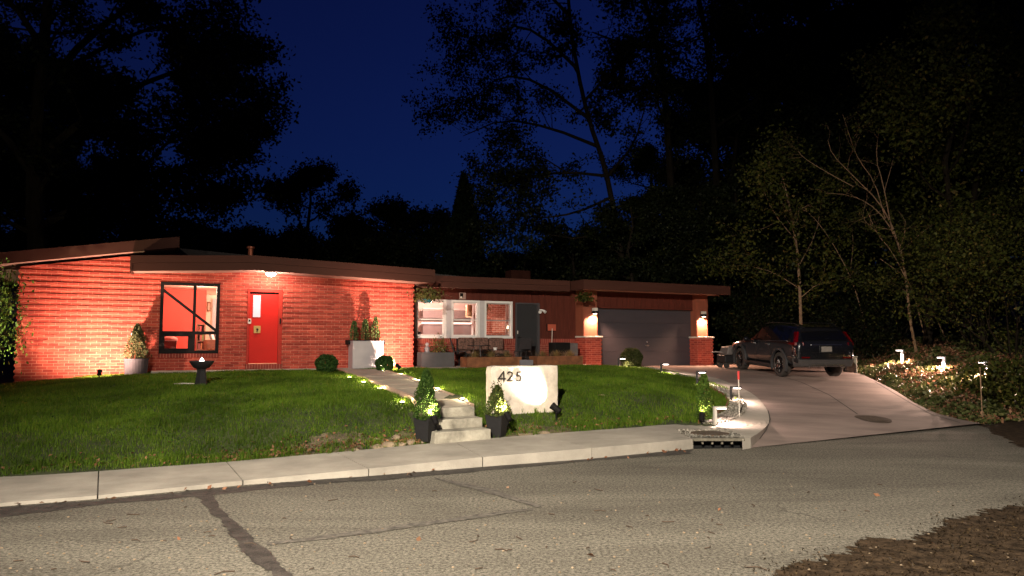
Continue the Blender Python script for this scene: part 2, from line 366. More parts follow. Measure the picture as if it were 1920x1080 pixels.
M['carpaint'] = mat('dark_grey_car_paint', (.011, .011, .014), .22, .05, 3, metal=.35, coat=1.0)
M['carblack'] = mat('black_car_trim', (.01, .01, .011), .4, .1, 8)
M['tyre'] = mat('tyre_rubber', (.035, .029, .026), .85, .2, 20)
M['carglass'] = mat('dark_car_glass', (.004, .004, .005), .06, .05, 3, spec=.7)
M['glass'] = glassmat('window_glass')
M['taillight'] = mat('red_tail_lamp', (.10, .001, .0015), .15, .05, 5, coat=.6)
M['redwall'] = mat('red_room_paint', (.62, .085, .06), .8, .04, 1)
M['cream'] = mat('cream_wall', (.72, .56, .45), .85, .05, 2)
M['kitchwhite'] = mat('white_kitchen_paint', (.7, .57, .52), .7, .05, 2)
M['cabinet'] = mat('taupe_cabinet', (.20, .155, .15), .6, .15, 2)
M['wood'] = mat('brown_wood', (.16, .06, .03), .5, .25, 4, stretch=(1, 1, 5))
M['leather'] = mat('maroon_leather', (.11, .02, .018), .5, .2, 9)
M['fabric'] = mat('patterned_fabric', (.012, .008, .008), .9, .3, 16, col2=(.2, .10, .075))
M['red_reflect'] = mat('red_reflector', (.6, .05, .05), .4, .05, 5)
M['pale'] = mat('pale_plastic', (.62, .56, .50), .6, .08, 6)
LAMPW = emit('lamp_glow_white', (1, .86, .78), 12); LAMPY = emit('lamp_glow_warm', (1, .85, .55), 16); LAMPS = emit('sconce_glow', (1, .72, .52), 10)
PORCH = emit('porch_lamp_glow', (1, .78, .66), 9)

def light(kind, name, loc, energy, col, parent=None, target=None, angle=90, blend=.5, size=.03):
    d = bpy.data.lights.new(name, kind); d.energy = energy; d.color = col
    if kind in ('POINT', 'SPOT'): d.shadow_soft_size = size
    o = bpy.data.objects.new(name, d); C.objects.link(o); loc = Vector(loc)
    if kind == 'SPOT':
        d.spot_size = R(angle); d.spot_blend = blend
        o.rotation_euler = (Vector(target)-loc).to_track_quat('-Z', 'Y').to_euler()
    o.location = loc
    if parent:
        bpy.context.view_layer.update(); o.parent = parent; o.matrix_parent_inverse = parent.matrix_world.inverted()
    return o
SKYTINT = (.8, .9, 1.0); SKYS = .235
def fbm(x, y): return (np.sin(x*2.3+1.3*np.sin(y*1.9))*np.sin(y*2.7+1.1*np.sin(x*3.1))+.5*np.sin(x*6.1+y*3.3)*np.sin(y*7.3-x*2.2))/1.5
# ================================================================== the setting
def axis(ranges):
    out = []
    for lo, hi, st in ranges: out += list(np.arange(lo, hi, st))
    return np.array(out+[ranges[-1][1]])
def gridmesh(name, xs, ys, fn, m, keep=None):
    XX, YY = np.meshgrid(xs, ys); ZZ = fn(XX, YY); nx, ny = len(xs), len(ys)
    v = np.stack([XX.ravel(), YY.ravel(), ZZ.ravel()], 1)
    i = np.arange((ny-1)*(nx-1)); r, c = i//(nx-1), i % (nx-1); q = np.stack([r*nx+c, r*nx+c+1, (r+1)*nx+c+1, (r+1)*nx+c], 1)
    if keep is not None:
        cen = v[q].mean(1); q = q[keep(cen[:, 0], cen[:, 1])]
        used, inv = np.unique(q, return_inverse=True); v = v[used]; q = inv.reshape(-1, 4)
    me = bpy.data.meshes.new(name); me.from_pydata(v.tolist(), [], q.tolist()); me.polygons.foreach_set('use_smooth', [True]*len(me.polygons))
    return place(me, name, m)
def Hground(X, Y):
    a, b = ab(X, Y); z = H(X, Y)
    near_drive = (polydist(X, Y, EL+[(p.x, p.y) for p in ROAD_R[:1]]) < .8) | (polydist(X, Y, ER) < .5)
    edge = (b < bback(a)+.5)
    z = z-.10-.25*near_drive-.2*edge
    inside = (a > -3.2) & (a < 18.2) & (b > 19.3) & (b < 29)
    return np.where(inside, np.minimum(z, .6), z)
xs = axis([(-900, -100, 100), (-100, -24, 4), (-24, 30, .5), (30, 100, 4), (100, 900, 100)])
ys = axis([(-300, -20, 40), (-20, 4, 3), (4, 36, .5), (36, 100, 4), (100, 1200, 100)])
struct(gridmesh('ground', xs, ys, Hground, M['soil']))
# road: one sheet up to the kerb line and the driveway edge
e0, e1 = SW_NEAR[0], SW_NEAR[-1]
far_l = W(-60, 8.2); far_r = W(70, 9.5)
edge = [far_l]+[Vector((p.x, p.y, 0)) for p in SW_NEAR]+[Vector((p.x, p.y, 0)) for p in ROAD_R]+[far_r]
mb = MB(); pts = [W(-60, -30)]+[W(70, -30)]
for p, q in zip(edge[:-1], edge[1:]):
    k = 10
    a0, b0 = ab(p.x, p.y); a1, b1 = ab(q.x, q.y)
    mb.quad(W(a0, -30), W(a1, -30), (q.x, q.y, 0), (p.x, p.y, 0))
struct(mb.build('road', M['asphalt']))
# lawn
def lawn_keep(X, Y):
    right, drive, a, b = regions(X, Y)
    return (b > bback(a)-.13) & (~right) & ((~drive) | (polydist(X, Y, EL) < .16)) & (b < np.where(a < -.2, 19.85, np.where((a > 6.4) & (a < 12.4), 19.0, 19.3))) & (a > -13) & (a < 14.2)
class _lawn: pass
las, lbs = np.arange(-13, 14.6, .12), np.arange(9.6, 20, .12)
AA, BB = np.meshgrid(las, lbs); WX, WY = AA*CA-BB*SA, AA*SA+BB*CA
def lawnmesh():
    nx, ny = len(las), len(lbs); Z = Hlawn(WX, WY); v = np.stack([WX.ravel(), WY.ravel(), Z.ravel()], 1)
    i = np.arange((ny-1)*(nx-1)); r, c = i//(nx-1), i % (nx-1); q = np.stack([r*nx+c, r*nx+c+1, (r+1)*nx+c+1, (r+1)*nx+c], 1)
    cen = v[q].mean(1); q = q[lawn_keep(cen[:, 0], cen[:, 1])]; used, inv = np.unique(q, return_inverse=True)
    me = bpy.data.meshes.new('lawn'); me.from_pydata(v[used].tolist(), [], inv.reshape(-1, 4).tolist()); me.polygons.foreach_set('use_smooth', [True]*len(me.polygons))
    return place(me, 'lawn', M['lawnsoil'])
struct(lawnmesh())
def is_bare(a, b):
    t = b-bback(a); n1 = fbm(a*1.1, b*1.3)
    return ((t < .45+.4*n1) & (a > 1.7) & (a < 3.72) & (n1 > -.5)) | ((t < .4+.3*n1) & (a > 4.7) & (a < 6.2))
def bankmesh():
    la, lb = np.arange(-5, 8.4, .06), np.arange(9.7, 11.9, .06); AA, BB = np.meshgrid(la, lb); WX, WY = AA*CA-BB*SA, AA*SA+BB*CA
    nx, ny = len(la), len(lb); Z = Hlawn(WX, WY)+.006+.005*fbm(AA*6, BB*6)+.005*fbm(AA*17, BB*15); v = np.stack([WX.ravel(), WY.ravel(), Z.ravel()], 1)
    i = np.arange((ny-1)*(nx-1)); r, c = i//(nx-1), i % (nx-1); q = np.stack([r*nx+c, r*nx+c+1, (r+1)*nx+c+1, (r+1)*nx+c], 1)
    cen = v[q].mean(1); ca, cb = ab(cen[:, 0], cen[:, 1]); jit = .03*np.sin(ca*31)*np.sin(cb*37); q = q[is_bare(ca+jit, cb+jit) & (cb > bback(ca)+.01) & ~((ca > 3.6) & (ca < 4.75))]
    used, inv = np.unique(q, return_inverse=True); me = bpy.data.meshes.new('bare_bank'); me.from_pydata(v[used].tolist(), [], inv.reshape(-1, 4).tolist()); me.polygons.foreach_set('use_smooth', [True]*len(me.polygons)); return place(me, 'bare_bank', M['bank'])
struct(bankmesh())
# strip polygon between two polylines, dense
def resample(pts, n):
    pts = [Vector(p) for p in pts]; L = [0]
    for p, q in zip(pts[:-1], pts[1:]): L.append(L[-1]+(q-p).length)
    out = []
    for i in range(n):
        t = L[-1]*i/(n-1); k = max(j for j in range(len(L)) if L[j] <= t+1e-9); k = min(k, len(pts)-2)
        f = (t-L[k])/(L[k+1]-L[k]+1e-9); out.append(pts[k].lerp(pts[k+1], min(1, f)))
    return out
def smooth(pts, it=2):
    for _ in range(it):
        q = [pts[0]]
        for a_, b_ in zip(pts[:-1], pts[1:]): q += [a_.lerp(b_, .25), a_.lerp(b_, .75)]
        pts = q+[pts[-1]]
    return pts
# driveway surface: from the inner joint to the right edge
n = 60
Lp = resample(smooth([Vector((p.x, p.y, 0)) for p in JOINT_L]), n)
Rp = resample([Vector((x, y, 0)) for x, y in ER], n)
top = [W(14.2, 20.72), W(18.2, 20.9), W(27, 27)]
mb = MB()
poly_rows = []
for i in range(n):
    p, q = Lp[i], Rp[i]; row = []
    for j in range(25):
        c = p.lerp(q, j/24); a, b = ab(c.x, c.y); row.append((c.x, c.y, float(zd(b))+.004))
    poly_rows.append(row)
for r0, r1 in zip(poly_rows[:-1], poly_rows[1:]):
    for j in range(24): mb.quad(r0[j], r0[j+1], r1[j+1], r1[j])
# apron wedge towards the road and the pad in front of the garage
lastL, lastR = Lp[-1], Rp[-1]
rd = resample([Vector((p.x, p.y, 0)) for p in ROAD_R[:4]], 25)
for j in range(24):
    mb.quad(poly_rows[-1][j], poly_rows[-1][j+1], (rd[j+1].x, rd[j+1].y, .004), (rd[j].x, rd[j].y, .004))
padL, padR = W(12.9, 20.75), W(27, 27.5)
for j in range(24):
    c0 = W(13.3, 20.9).lerp(W(26.5, 24.5), j/24); c1 = W(13.3, 20.9).lerp(W(26.5, 24.5), (j+1)/24)
    z0, z1 = float(zd(ab(c0.x, c0.y)[1]))+.004, float(zd(ab(c1.x, c1.y)[1]))+.004
    mb.quad(poly_rows[0][j], poly_rows[0][j+1], (c1.x, c1.y, z1), (c0.x, c0.y, z0))
drv = struct(mb.build('driveway', M['drive'], smooth=True))
# concrete gutter band between joint and gravel edge
m_ = 60
E2 = resample(smooth([Vector((p.x, p.y, 0)) for p in EDGE_L]), m_); J2 = resample(smooth([Vector((p.x, p.y, 0)) for p in JOINT_L]), m_)
mb = MB()
def zkerb(p, f):  # raised near the street, flush up at the house
    a, b = ab(p.x, p.y); zz = float(zd(b)); return zz+.012+(.15-min(zz, .15))*f*1.0
for i in range(m_-1):
    for j in range(6):
        q = []
        for (ii, jj) in ((i, j), (i, j+1), (i+1, j+1), (i+1, j)):
            c = E2[ii].lerp(J2[ii], jj/6); q.append((c.x, c.y, zkerb(c, 1)))
        mb.quad(*q)
    # outer face down to the driveway, end face at the street
    p, q = J2[i], J2[i+1]; mb.quad((p.x, p.y, zkerb(p, 1)), (q.x, q.y, zkerb(q, 1)), (q.x, q.y, float(zd(ab(q.x, q.y)[1]))-.02), (p.x, p.y, float(zd(ab(p.x, p.y)[1]))-.02))
p, q = E2[-1], J2[-1]; o_ = PZ(1392, 843, 0)
mb.quad((p.x, p.y, .162), (q.x, q.y, .162), (q.x, q.y, -.05), (o_.x, o_.y, -.05), (o_.x, o_.y, .162))
struct(mb.build('kerb_band', M['concrete']))
# groove lines of the driveway
mb = MB()
def strip(mb, pts, w, zoff, zf):
    pts = [Vector(p) for p in pts]
    for i, (p, q) in enumerate(zip(pts[:-1], pts[1:])):
        d = (q-p); d.z = 0; d.normalize(); s = Vector((-d.y, d.x, 0))*w/2
        z0, z1 = zf(p)+zoff, zf(q)+zoff
        mb.quad((*(p-s).xy, z0), (*(p+s).xy, z0), (*(q+s).xy, z1), (*(q-s).xy, z1))
zdf = lambda p: float(zd(ab(p.x, p.y)[1]))+.004
sd = lambda pts: resample([onsurf(x, y, lambda a, b: float(zd(b))) for x, y in pts], 30)
strip(mb, sd([(1640, 716), (1668, 733), (1700, 752), (1745, 777), (1800, 793)]), .022, .004, zdf)
strip(mb, sd([(1437, 755), (1520, 755), (1600, 755), (1660, 756), (1712, 756)]), .016, .004, zdf)
strip(mb, sd([(1330, 697), (1420, 700), (1500, 716), (1555, 741), (1608, 777)]), .022, .004, zdf)
strip(mb, sd([(1440, 770), (1444, 787), (1437, 806), (1424, 824)]), .02, .006, zdf)
struct(mb.build('driveway_joint', M['joint']))
# sidewalk slabs with joints
mb = MB(); cuts = [(-500, -420), (-160, -130), (184, 185), (455, 425), (690, 630), (905, 850), (1110, 1000), (1300, 1262)]
def on_line(line, a):
    s = sorted([(ab(p.x, p.y)[0], p.z) for p in line]); return float(np.interp(a, [q[0] for q in s], [q[1] for q in s]))
near_a = [ab(*(lambda p: (p.x, p.y))(PZ(x, np.interp(x, [-500, -250, 0, 184, 455, 690, 905, 1100, 1300], [985, 962, 939, 927, 900, 878, 857, 841, 823]), zwalk(x))))[0] for x, _ in cuts]
back_a = [ab(*(lambda p: (p.x, p.y))(PZ(x, np.interp(x, [-420, -200, 0, 185, 425, 630, 820, 1000, 1150, 1262], [925, 910, 894, 883, 866, 848, 830, 815, 804, 795]), zwalk(x))))[0] for _, x in cuts]
back_a[-1] = 8.75
for i in range(len(cuts)-1):
    g = .007; K = 6
    na = np.linspace(near_a[i]+g, near_a[i+1]-g, K); ba_ = np.linspace(back_a[i]+g, back_a[i+1]-g, K)
    for k in range(K-1):
        q = []
        for a_, fn in ((na[k], bnear), (na[k+1], bnear), (ba_[k+1], bback), (ba_[k], bback)):
            ln = SW_NEAR if fn is bnear else SW_BACK
            q.append(W(a_, float(fn(a_)), on_line(ln, a_)))
        lo = [(p.x, p.y, -.12) for p in q]; mb.hexa(lo, q)
for k in range(6): # the same walk carried on beyond the left picture edge
    x1, x0 = near_a[0]-1.9*k-.007, near_a[0]-1.9*(k+1)+.007; b1, b0 = float(bnear(near_a[0])), float(bback(back_a[0]))
    y1 = min(x1, back_a[0]) if k == 0 else x1
    q = [W(x0, b1, .035), W(x1, b1, .035), W(y1, b0, .035), W(x0, b0, .035)]; mb.hexa([(p.x, p.y, -.12) for p in q], q)
w_ = mb.build('sidewalk', M['concrete']); struct(w_)
q_ = [PZ(x, y, .15) for x, y in ((1225, 799), (1258, 794.5), (1342, 797), (1366, 792), (1390, 805), (1390, 811), (1300, 814))]
mb = MB(); mb.hexa([(p.x, p.y, -.1) for p in q_], [(p.x, p.y, .148) for p in q_]); struct(mb.build('sidewalk', M['concrete']))
for a_, b_ in ((0, 0),):
    pass
mb = MB()
for i in range(1, len(cuts)-1):
    p = W(near_a[i], float(bnear(near_a[i]))+.004); q = W(back_a[i], float(bback(back_a[i])))
    z0, z1 = on_line(SW_NEAR, near_a[i])-.012, on_line(SW_BACK, back_a[i])-.012
    d = (q-p).normalized(); s = Vector((-d.y, d.x, 0))*.012
    mb.quad((*(p-s).xy, z0), (*(p+s).xy, z0), (*(q+s).xy, z1), (*(q-s).xy, z1))
struct(mb.build('sidewalk_joint', M['joint']))
# walk strip to the stones + road patches (thin sheets with ragged rims)
def sheet(name, pix, m, z=.004, jag=.05, n=160, seed=1, zf=None):
    g = random.Random(seed); P = [PZ(x, y, 0) for x, y in pix]; P = P+[P[0]]; Q = resample(P, n)[:-1]
    k = len(Q); mb = MB(); ph = [g.uniform(0, 6.28) for _ in range(6)]
    out = []
    for i, p in enumerate(Q):
        t = (Q[(i+1) % k]-Q[i-1]).normalized(); s = Vector((-t.y, t.x, 0))
        j = jag*float(.75*fbm(p.x*1.7+seed, p.y*1.9)+.35*fbm(p.x*5.3, p.y*6.1+seed)+.3*fbm(p.x*17, p.y*21)+.22*fbm(p.x*41, p.y*37))
        out.append(p+s*j)
    mb.quad(*[(p.x, p.y, z) for p in out]); o = mb.build(name, m); return struct(o)
sheet('road_tar_patch', [(-80, 965), (0, 952), (184, 939), (455, 912), (690, 890), (905, 868), (1100, 852), (1300, 843), (1296, 851), (1150, 861), (900, 884), (740, 899), (600, 907), (380, 930), (180, 947), (-80, 982)], M['tar'], .004, .05, 900, 1)
sheet('road_tar_patch', [(368, 932), (398, 930), (420, 960), (452, 990), (478, 1018), (525, 1055), (552, 1085), (568, 1110), (530, 1110), (508, 1082), (462, 1040), (430, 1000), (402, 968)], M['tar'], .008, .045, 500, 2)
sheet('road_seam', [(497, 1019), (700, 993), (960, 957), (1000, 953), (1002, 958), (960, 963), (700, 1000), (500, 1025)], M['tar_worn'], .006, .03, 240, 3)
sheet('road_seam', [(812, 896), (850, 902), (930, 920), (1005, 945), (1020, 951), (1005, 953), (925, 928), (850, 908), (815, 899)], M['tar_worn'], .007, .03, 120, 4)
sheet('dirt_verge', [(1370, 1100), (1480, 1062), (1590, 1035), (1720, 1000), (1800, 975), (1860, 958), (1960, 935), (2300, 925), (2300, 1150), (1350, 1150)], M['verge'], .006, .20, 1500, 5)
sheet('dirt_verge', [(1838, 797), (1870, 793), (1930, 786), (2200, 770), (2200, 860), (1960, 850), (1890, 828), (1850, 806)], M['verge'], .005, .18, 600, 6)
# porch slab and walkway
mb = MB()
aL = PB(283, 697, BA-.55)[0]
mb.box(aL, 6.75, 19.05, BA-.001, .6, FZ); mb.box(6.75, 12.35, 19.05, BR-.001, .6, FZ-.012)
mb.box(12.35, 13.3, 19.55, 20.25, .6, .83)
o = mb.build('porch_slab', M['concrete']); o.rotation_euler.z = A; struct(o)
def zw(a, b):
    p = W(a, b); return max(.575, float(Hlawn(p.x, p.y))+.035) if b < 18.5 else FZ
wl = [(633, 692), (662, 703), (700, 717), (742, 737), (778, 757), (798, 769)]; wr = [(722, 692), (752, 702), (790, 715), (830, 731), (868, 748), (889, 758)]
WLp = resample(smooth([onsurf(x, y, zw, .8) for x, y in wl], 2), 60); WRp = resample(smooth([onsurf(x, y, zw, .8) for x, y in wr], 2), 60)
mb = MB(); mj = MB(); me_ = MB()
zz = lambda p: zw(*ab(p.x, p.y))
slabs = 10; per = 59/slabs
def at(line, t):
    t = min(max(t, 0), 58.999); k = int(t); return line[k].lerp(line[k+1], t-k)
for s_ in range(slabs):
    for k in range(6):
        t0 = s_*per+per*k/6+(.18 if k == 0 else 0); t1 = s_*per+per*(k+1)/6-(.18 if k == 5 else 0)
        q = []
        for ln, t, f in ((WLp, t0, 0), (WRp, t0, 1), (WRp, t1, 1), (WLp, t1, 0)):
            l, r = at(WLp, t), at(WRp, t); d = (r-l).normalized(); p = (l+d*.10) if f == 0 else (r-d*.10)
            q.append((p.x, p.y, (zz(l)+zz(r))/2))
        mb.hexa([(x, y, z-.16) for x, y, z in q], q)
struct(mb.build('walkway', mat('walk_concrete', (.30, .26, .22), .9, .2, 3, bump=.2)))
for ln, sg in ((WLp, 1), (WRp, -1)):
    for k in range(59):
        q = []
        for t in (k, k+1):
            l, r = WLp[t], WRp[t]; d = (r-l).normalized(); p = ln[t]; z = (zz(l)+zz(r))/2+.012
            q += [(p, z), (p+d*sg*.095, z)]
        (a0, z0), (b0, _), (a1, z1), (b1, _) = q
        me_.hexa([(a0.x, a0.y, z0-.2), (b0.x, b0.y, z0-.2), (b1.x, b1.y, z1-.2), (a1.x, a1.y, z1-.2)], [(a0.x, a0.y, z0), (b0.x, b0.y, z0), (b1.x, b1.y, z1), (a1.x, a1.y, z1)])
struct(me_.build('walkway_edging', mat('pink_edging', (.44, .30, .23), .9, .2, 4, bump=.2)))
# steps
st = thing('concrete_steps', 'three weathered concrete steps rising from the sidewalk to the walkway', 'steps', W(3.74, 10.27), A)
lean = .07
for i in range(3):
    mb = MB(); r = .36*i; z1 = .14+.143*(i+1)
    xl, xr = .11*i, .93+.015*i; mb.hexa([(xl-.03, r, .02), (xr, r+.05, .02), (xr, 1.25, .02), (xl-.03, 1.25, .02)], [(xl, r, z1), (xr, r+.05, z1), (xr, 1.25, z1), (xl, 1.25, z1)])
    if i < 2:
        mb = MB(); mb.hexa([(xl-.03, r, .02), (xr, r+.05, .02), (xr, r+.42, .02), (xl-.03, r+.42, .02)], [(xl, r, z1), (xr, r+.05, z1), (xr, r+.42, z1), (xl, r+.42, z1)])
    mb.build('step', M['concrete_old'], st, bevel=.012)

# ================================================================== the house
house = thing('brick_house', 'long low red brick house with brown fascia boards, a red door and a grey garage', 'house', (0, 0, 0), A)
ROW = .0677
def wall_top(a):
    if a <= -.6: return 3.33+.163*(a+3.25)
    return float(np.interp(a, [-.6, 2.05, 6.8], [3.33, 3.46, 3.33]))
wa0, wz0 = PB(297, 663, BA); wa1, wz1 = PB(413, 532, BA)
da0, dz0 = PB(460.5, 690, BA); da1, dz1 = PB(530.5, 543, BA)
dz0 = FZ+.13; WIN = (wa0, wa1, wz0, wz1); DOOR = (da0, da1, FZ-.05, dz1)
aW0, aW1 = -2.95, 6.5
def facade(mb, a0, a1, z0, topf, openings, b0, b1, brk=()):
    xs_ = sorted(set([a0, a1]+[x for o in openings for x in o[:2]]+list(brk)))
    for x0, x1 in zip(xs_[:-1], xs_[1:]):
        op = sorted([(o[2], o[3]) for o in openings if o[0] < x1-1e-6 and o[1] > x0+1e-6]); z = z0
        for lo, hi in op:
            if lo > z: mb.box(x0, x1, b0, b1, z, lo)
            z = hi
        mb.hexa([(x0, b0, z), (x1, b0, z), (x1, b1, z), (x0, b1, z)], [(x0, b0, topf(x0)), (x1, b0, topf(x1)), (x1, b1, topf(x1)), (x0, b1, topf(x0))])
mb = MB(); facade(mb, aW0, aW1, .35, wall_top, [WIN, DOOR], BA, BA+.22, brk=[-.6, 2.05])
PR = .023
z = math.ceil(.5/ROW)*ROW; k = 0
while z < 3.95:
    # every second course stands proud of the wall
    spans = [(aW0-PR, aW1+PR)]
    for o in (WIN, DOOR):
        if o[2]-.10 < z+ROW and o[3]+.02 > z:
            spans = [s for (x0, x1) in spans for s in ((x0, min(x1, o[0]-.005)), (max(x0, o[1]+.005), x1)) if s[1]-s[0] > .02]
    for x0, x1 in spans:
        # clip against the sloping top
        while x0 < x1 and wall_top(x0) < z+ROW+.01: x0 += .02
        while x1 > x0 and wall_top(x1) < z+ROW+.01: x1 -= .02
        if x1-x0 > .05: mb.box(x0, x1, BA-PR, BA+.05, z+.004, z+ROW-.004)
    z += 2*ROW
mb.box(aW1-.2, aW1, BA+.22, BR+.3, .35, 3.4); mb.box(aW0, aW0+.2, BA+.22, BA+8, .35, 3.3); mb.box(aW0+.2, aW1, BA+7.8, BA+8, .35, 3.3)
z = math.ceil(.5/ROW)*ROW
while z < 3.3:
    mb.box(aW1-.05, aW1+PR, BA+.051, BR+.05, z+.004, z+ROW-.004); mb.box(aW0-PR, aW0+.05, BA+.051, BA+7.9, z+.004, z+ROW-.004); z += 2*ROW
mb.build('wall', M['brick'], house)
# gable infill above the wall (behind the porch roof)
mb = MB(); mb.hexa([(-.6, BA+.3, 3.2), (.4, BA+.3, 3.2), (.4, BA+.45, 3.2), (-.6, BA+.45, 3.2)], [(-.6, BA+.3, 3.75), (.4, BA+.3, 3.9), (.4, BA+.45, 3.9), (-.6, BA+.45, 3.75)]); mb.build('gable_infill', M['brick'], house)
# ----- roofs (slab + fascia + soffit)
def roof(poly_front, b0, b1, th, name='roof', fascia=None, groove=False, sof=True):
    """poly_front: list of (a, z_bottom); the slab hangs between b0 and b1, fascia board on the front"""
    r_ = MB()
    for (x0, z0), (x1, z1) in zip(poly_front[:-1], poly_front[1:]):
        r_.hexa([(x0, b0+.03, z0+th-.04), (x1, b0+.03, z1+th-.04), (x1, b1, z1+th-.04), (x0, b1, z0+th-.04)], [(x0, b0+.03, z0+th), (x1, b0+.03, z1+th), (x1, b1, z1+th), (x0, b1, z0+th)])
    ro = r_.build(name, M['rooftop'], house)
    f_ = MB()
    for (x0, z0), (x1, z1) in zip(poly_front[:-1], poly_front[1:]):
        for lo, hi, off in (((0, .5, .012), (.515, 1.0, 0.0)) if groove else ((0, 1.0, 0),)):
            f_.hexa([(x0, b0-.02+off, z0+lo*th), (x1, b0-.02+off, z1+lo*th), (x1, b0+.03, z1+lo*th), (x0, b0+.03, z0+lo*th)], [(x0, b0-.02+off, z0+hi*th), (x1, b0-.02+off, z1+hi*th), (x1, b0+.03, z1+hi*th), (x0, b0+.03, z0+hi*th)])
    for (x, z0), s_ in ((poly_front[0], -1), (poly_front[-1], 1)):
        x0, x1 = (x-.05, x) if s_ < 0 else (x, x+.05)
        f_.box(x0, x1, b0-.02, b1, z0, z0+th)
    f_.build('fascia', M['fascia'], ro)
    if sof:
        s_ = MB()
        for (x0, z0), (x1, z1) in zip(poly_front[:-1], poly_front[1:]):
            s_.hexa([(x0, b0+.03, z0+.03), (x1, b0+.03, z1+.03), (x1, b1, z1+.03), (x0, b1, z0+.03)], [(x0, b0+.03, z0+.05), (x1, b0+.03, z1+.05), (x1, b1, z1+.05), (x0, b1, z0+.05)])
        s_.build('soffit', M['soffit'] if sof is True else sof, ro)
    return ro
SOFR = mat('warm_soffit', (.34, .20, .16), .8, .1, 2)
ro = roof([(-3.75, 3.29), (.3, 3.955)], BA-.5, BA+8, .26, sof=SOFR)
m2 = MB(); m2.hexa([(.3, BA+1.6, 3.9), (9.0, BA+1.6, 3.45), (9, BA+8, 3.45), (.3, BA+8, 3.9)], [(.3, BA+1.6, 4.2), (9.0, BA+1.6, 3.75), (9, BA+8, 3.75), (.3, BA+8, 4.2)]); m2.build('roof', M['rooftop'], house)
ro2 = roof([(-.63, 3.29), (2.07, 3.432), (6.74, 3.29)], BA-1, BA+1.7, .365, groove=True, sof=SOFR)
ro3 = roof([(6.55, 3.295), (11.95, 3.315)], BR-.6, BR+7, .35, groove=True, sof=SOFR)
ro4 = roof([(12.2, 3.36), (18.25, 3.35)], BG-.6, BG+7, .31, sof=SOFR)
for px in ((470, 468, 21.5),):
    a_, z_ = PB(px[0], px[1], px[2]); m2 = MB(); m2.lathe([(.07, -.55), (.07, .02), (.11, .03), (.11, .08), (.04, .10)], 12, (a_, px[2], z_)); m2.build('roof_vent', mat('copper_vent', (.4, .12, .06), .4, .2, 8, metal=.5), house)
a_, z_ = PB(972, 498, 24.0); m2 = MB(); m2.box(a_-.4, a_+.4, 23.8, 24.3, 3.5, z_-.2); m2.build('roof_vent', mat('dark_red_vent', (.03, .01, .007), .9, .2, 4, spec=.05), house)
# ----- left window
win = MB(); fb0, fb1 = BA-.03, BA+.10
def bar(mb, p0, p1, w, b0=fb0, b1=fb1):
    (x0, z0), (x1, z1) = p0, p1; d = Vector((x1-x0, z1-z0)).normalized(); s = Vector((-d.y, d.x))*w/2
    poly = [(x0-s.x, z0-s.y), (x1-s.x, z1-s.y), (x1+s.x, z1+s.y), (x0+s.x, z0+s.y)]; mb.extr_y(poly, b0, b1)
bw_ = .075
win.box(wa0, wa1, fb0, fb1, wz1-bw_, wz1); win.box(wa0, wa1, fb0, fb1, wz0, wz0+bw_)
win.box(wa0, wa0+bw_, fb0, fb1, wz0+bw_, wz1-bw_); win.box(wa1-bw_, wa1, fb0, fb1, wz0+bw_, wz1-bw_)
mx_, _ = PB(364, 600, BA); _, mz_ = PB(360, 624, BA)
win.box(mx_-.035, mx_+.035, fb0+.005, fb1-.01, wz0+bw_, wz1-bw_); win.box(wa0+bw_, wa1-bw_, fb0+.008, fb1-.012, mz_-.04, mz_+.04)
wo = win.build('window', M['black'], house, bevel=.004)
m2 = MB(); x0, x1, z0_, z1_ = wa0+bw_, mx_-.035, wz0+bw_, mz_-.04
m2.box(x0, x1, fb0+.012, fb1-.02, z0_, z0_+.05); m2.box(x0, x1, fb0+.012, fb1-.02, z1_-.05, z1_); m2.box(x0, x0+.05, fb0+.012, fb1-.02, z0_+.05, z1_-.05); m2.box(x1-.09, x1, fb0+.012, fb1-.02, z0_+.05, z1_-.05); m2.build('sash', M['black'], wo)
m2 = MB(); bar(m2, PB(303, 541, BA), PB(409, 623, BA), .065, BA-.02, BA+.04); m2.build('diagonal_brace', M['black'], wo)
m2 = MB(); m2.quad((wa0+.05, BA+.05, wz0+.05), (wa1-.05, BA+.05, wz0+.05), (wa1-.05, BA+.05, wz1-.05), (wa0+.05, BA+.05, wz1-.05)); m2.build('pane', M['glass'], wo)
m2 = MB(); m2.box(wa0-.01, wa1+.01, BA-.05, BA+.05, wz0-.105, wz0-.004); m2.build('sill', M['soldier'], wo)
# ----- red front door
fr = MB(); fw = .085
fr.box(da0, da0+fw*.7, BA-.03, BA+.1, dz0, dz1); fr.box(da1-fw*1.2, da1, BA-.03, BA+.1, dz0, dz1); fr.box(da0+fw*.7, da1-fw*1.2, BA-.03, BA+.1, dz1-fw, dz1)
dx0, dx1 = da0+fw*.7, da1-fw*1.2
dr = MB(); dr.box(dx0, dx1, BA+.035, BA+.08, dz0+.02, dz1-fw-.05)
door = dr.build('front_door', M['doorred'], house); fr.build('door_frame', M['trimred'], door, bevel=.004)
m2 = MB(); m2.box(dx0, dx1, BA+.04, BA+.09, dz1-fw-.05, dz1-fw); m2.build('transom_gap', M['black'], door)
g0 = PB(474, 594.5, BA+.03); g1 = PB(489, 554, BA+.03)
m2 = MB(); m2.box(g0[0]-.02, g1[0]+.02, BA+.027, BA+.045, g0[1]-.02, g1[1]+.02); m2.build('light_frame', M['trimred'], door)
m2 = MB(); m2.box(g0[0], g1[0], BA+.022, BA+.04, g0[1], g1[1]); m2.build('door_glass', emit('frosted_glass_glow', (.50, .40, .45), .75), door)  # emission stands in for the indoor light behind the glass
g0 = PB(475.5, 624.5, BA+.03); g1 = PB(488.5, 611, BA+.03)
m2 = MB(); m2.box(g0[0], g1[0], BA+.018, BA+.036, g0[1], g1[1]); lk = m2.build('lock_plate', M['brass'], door)
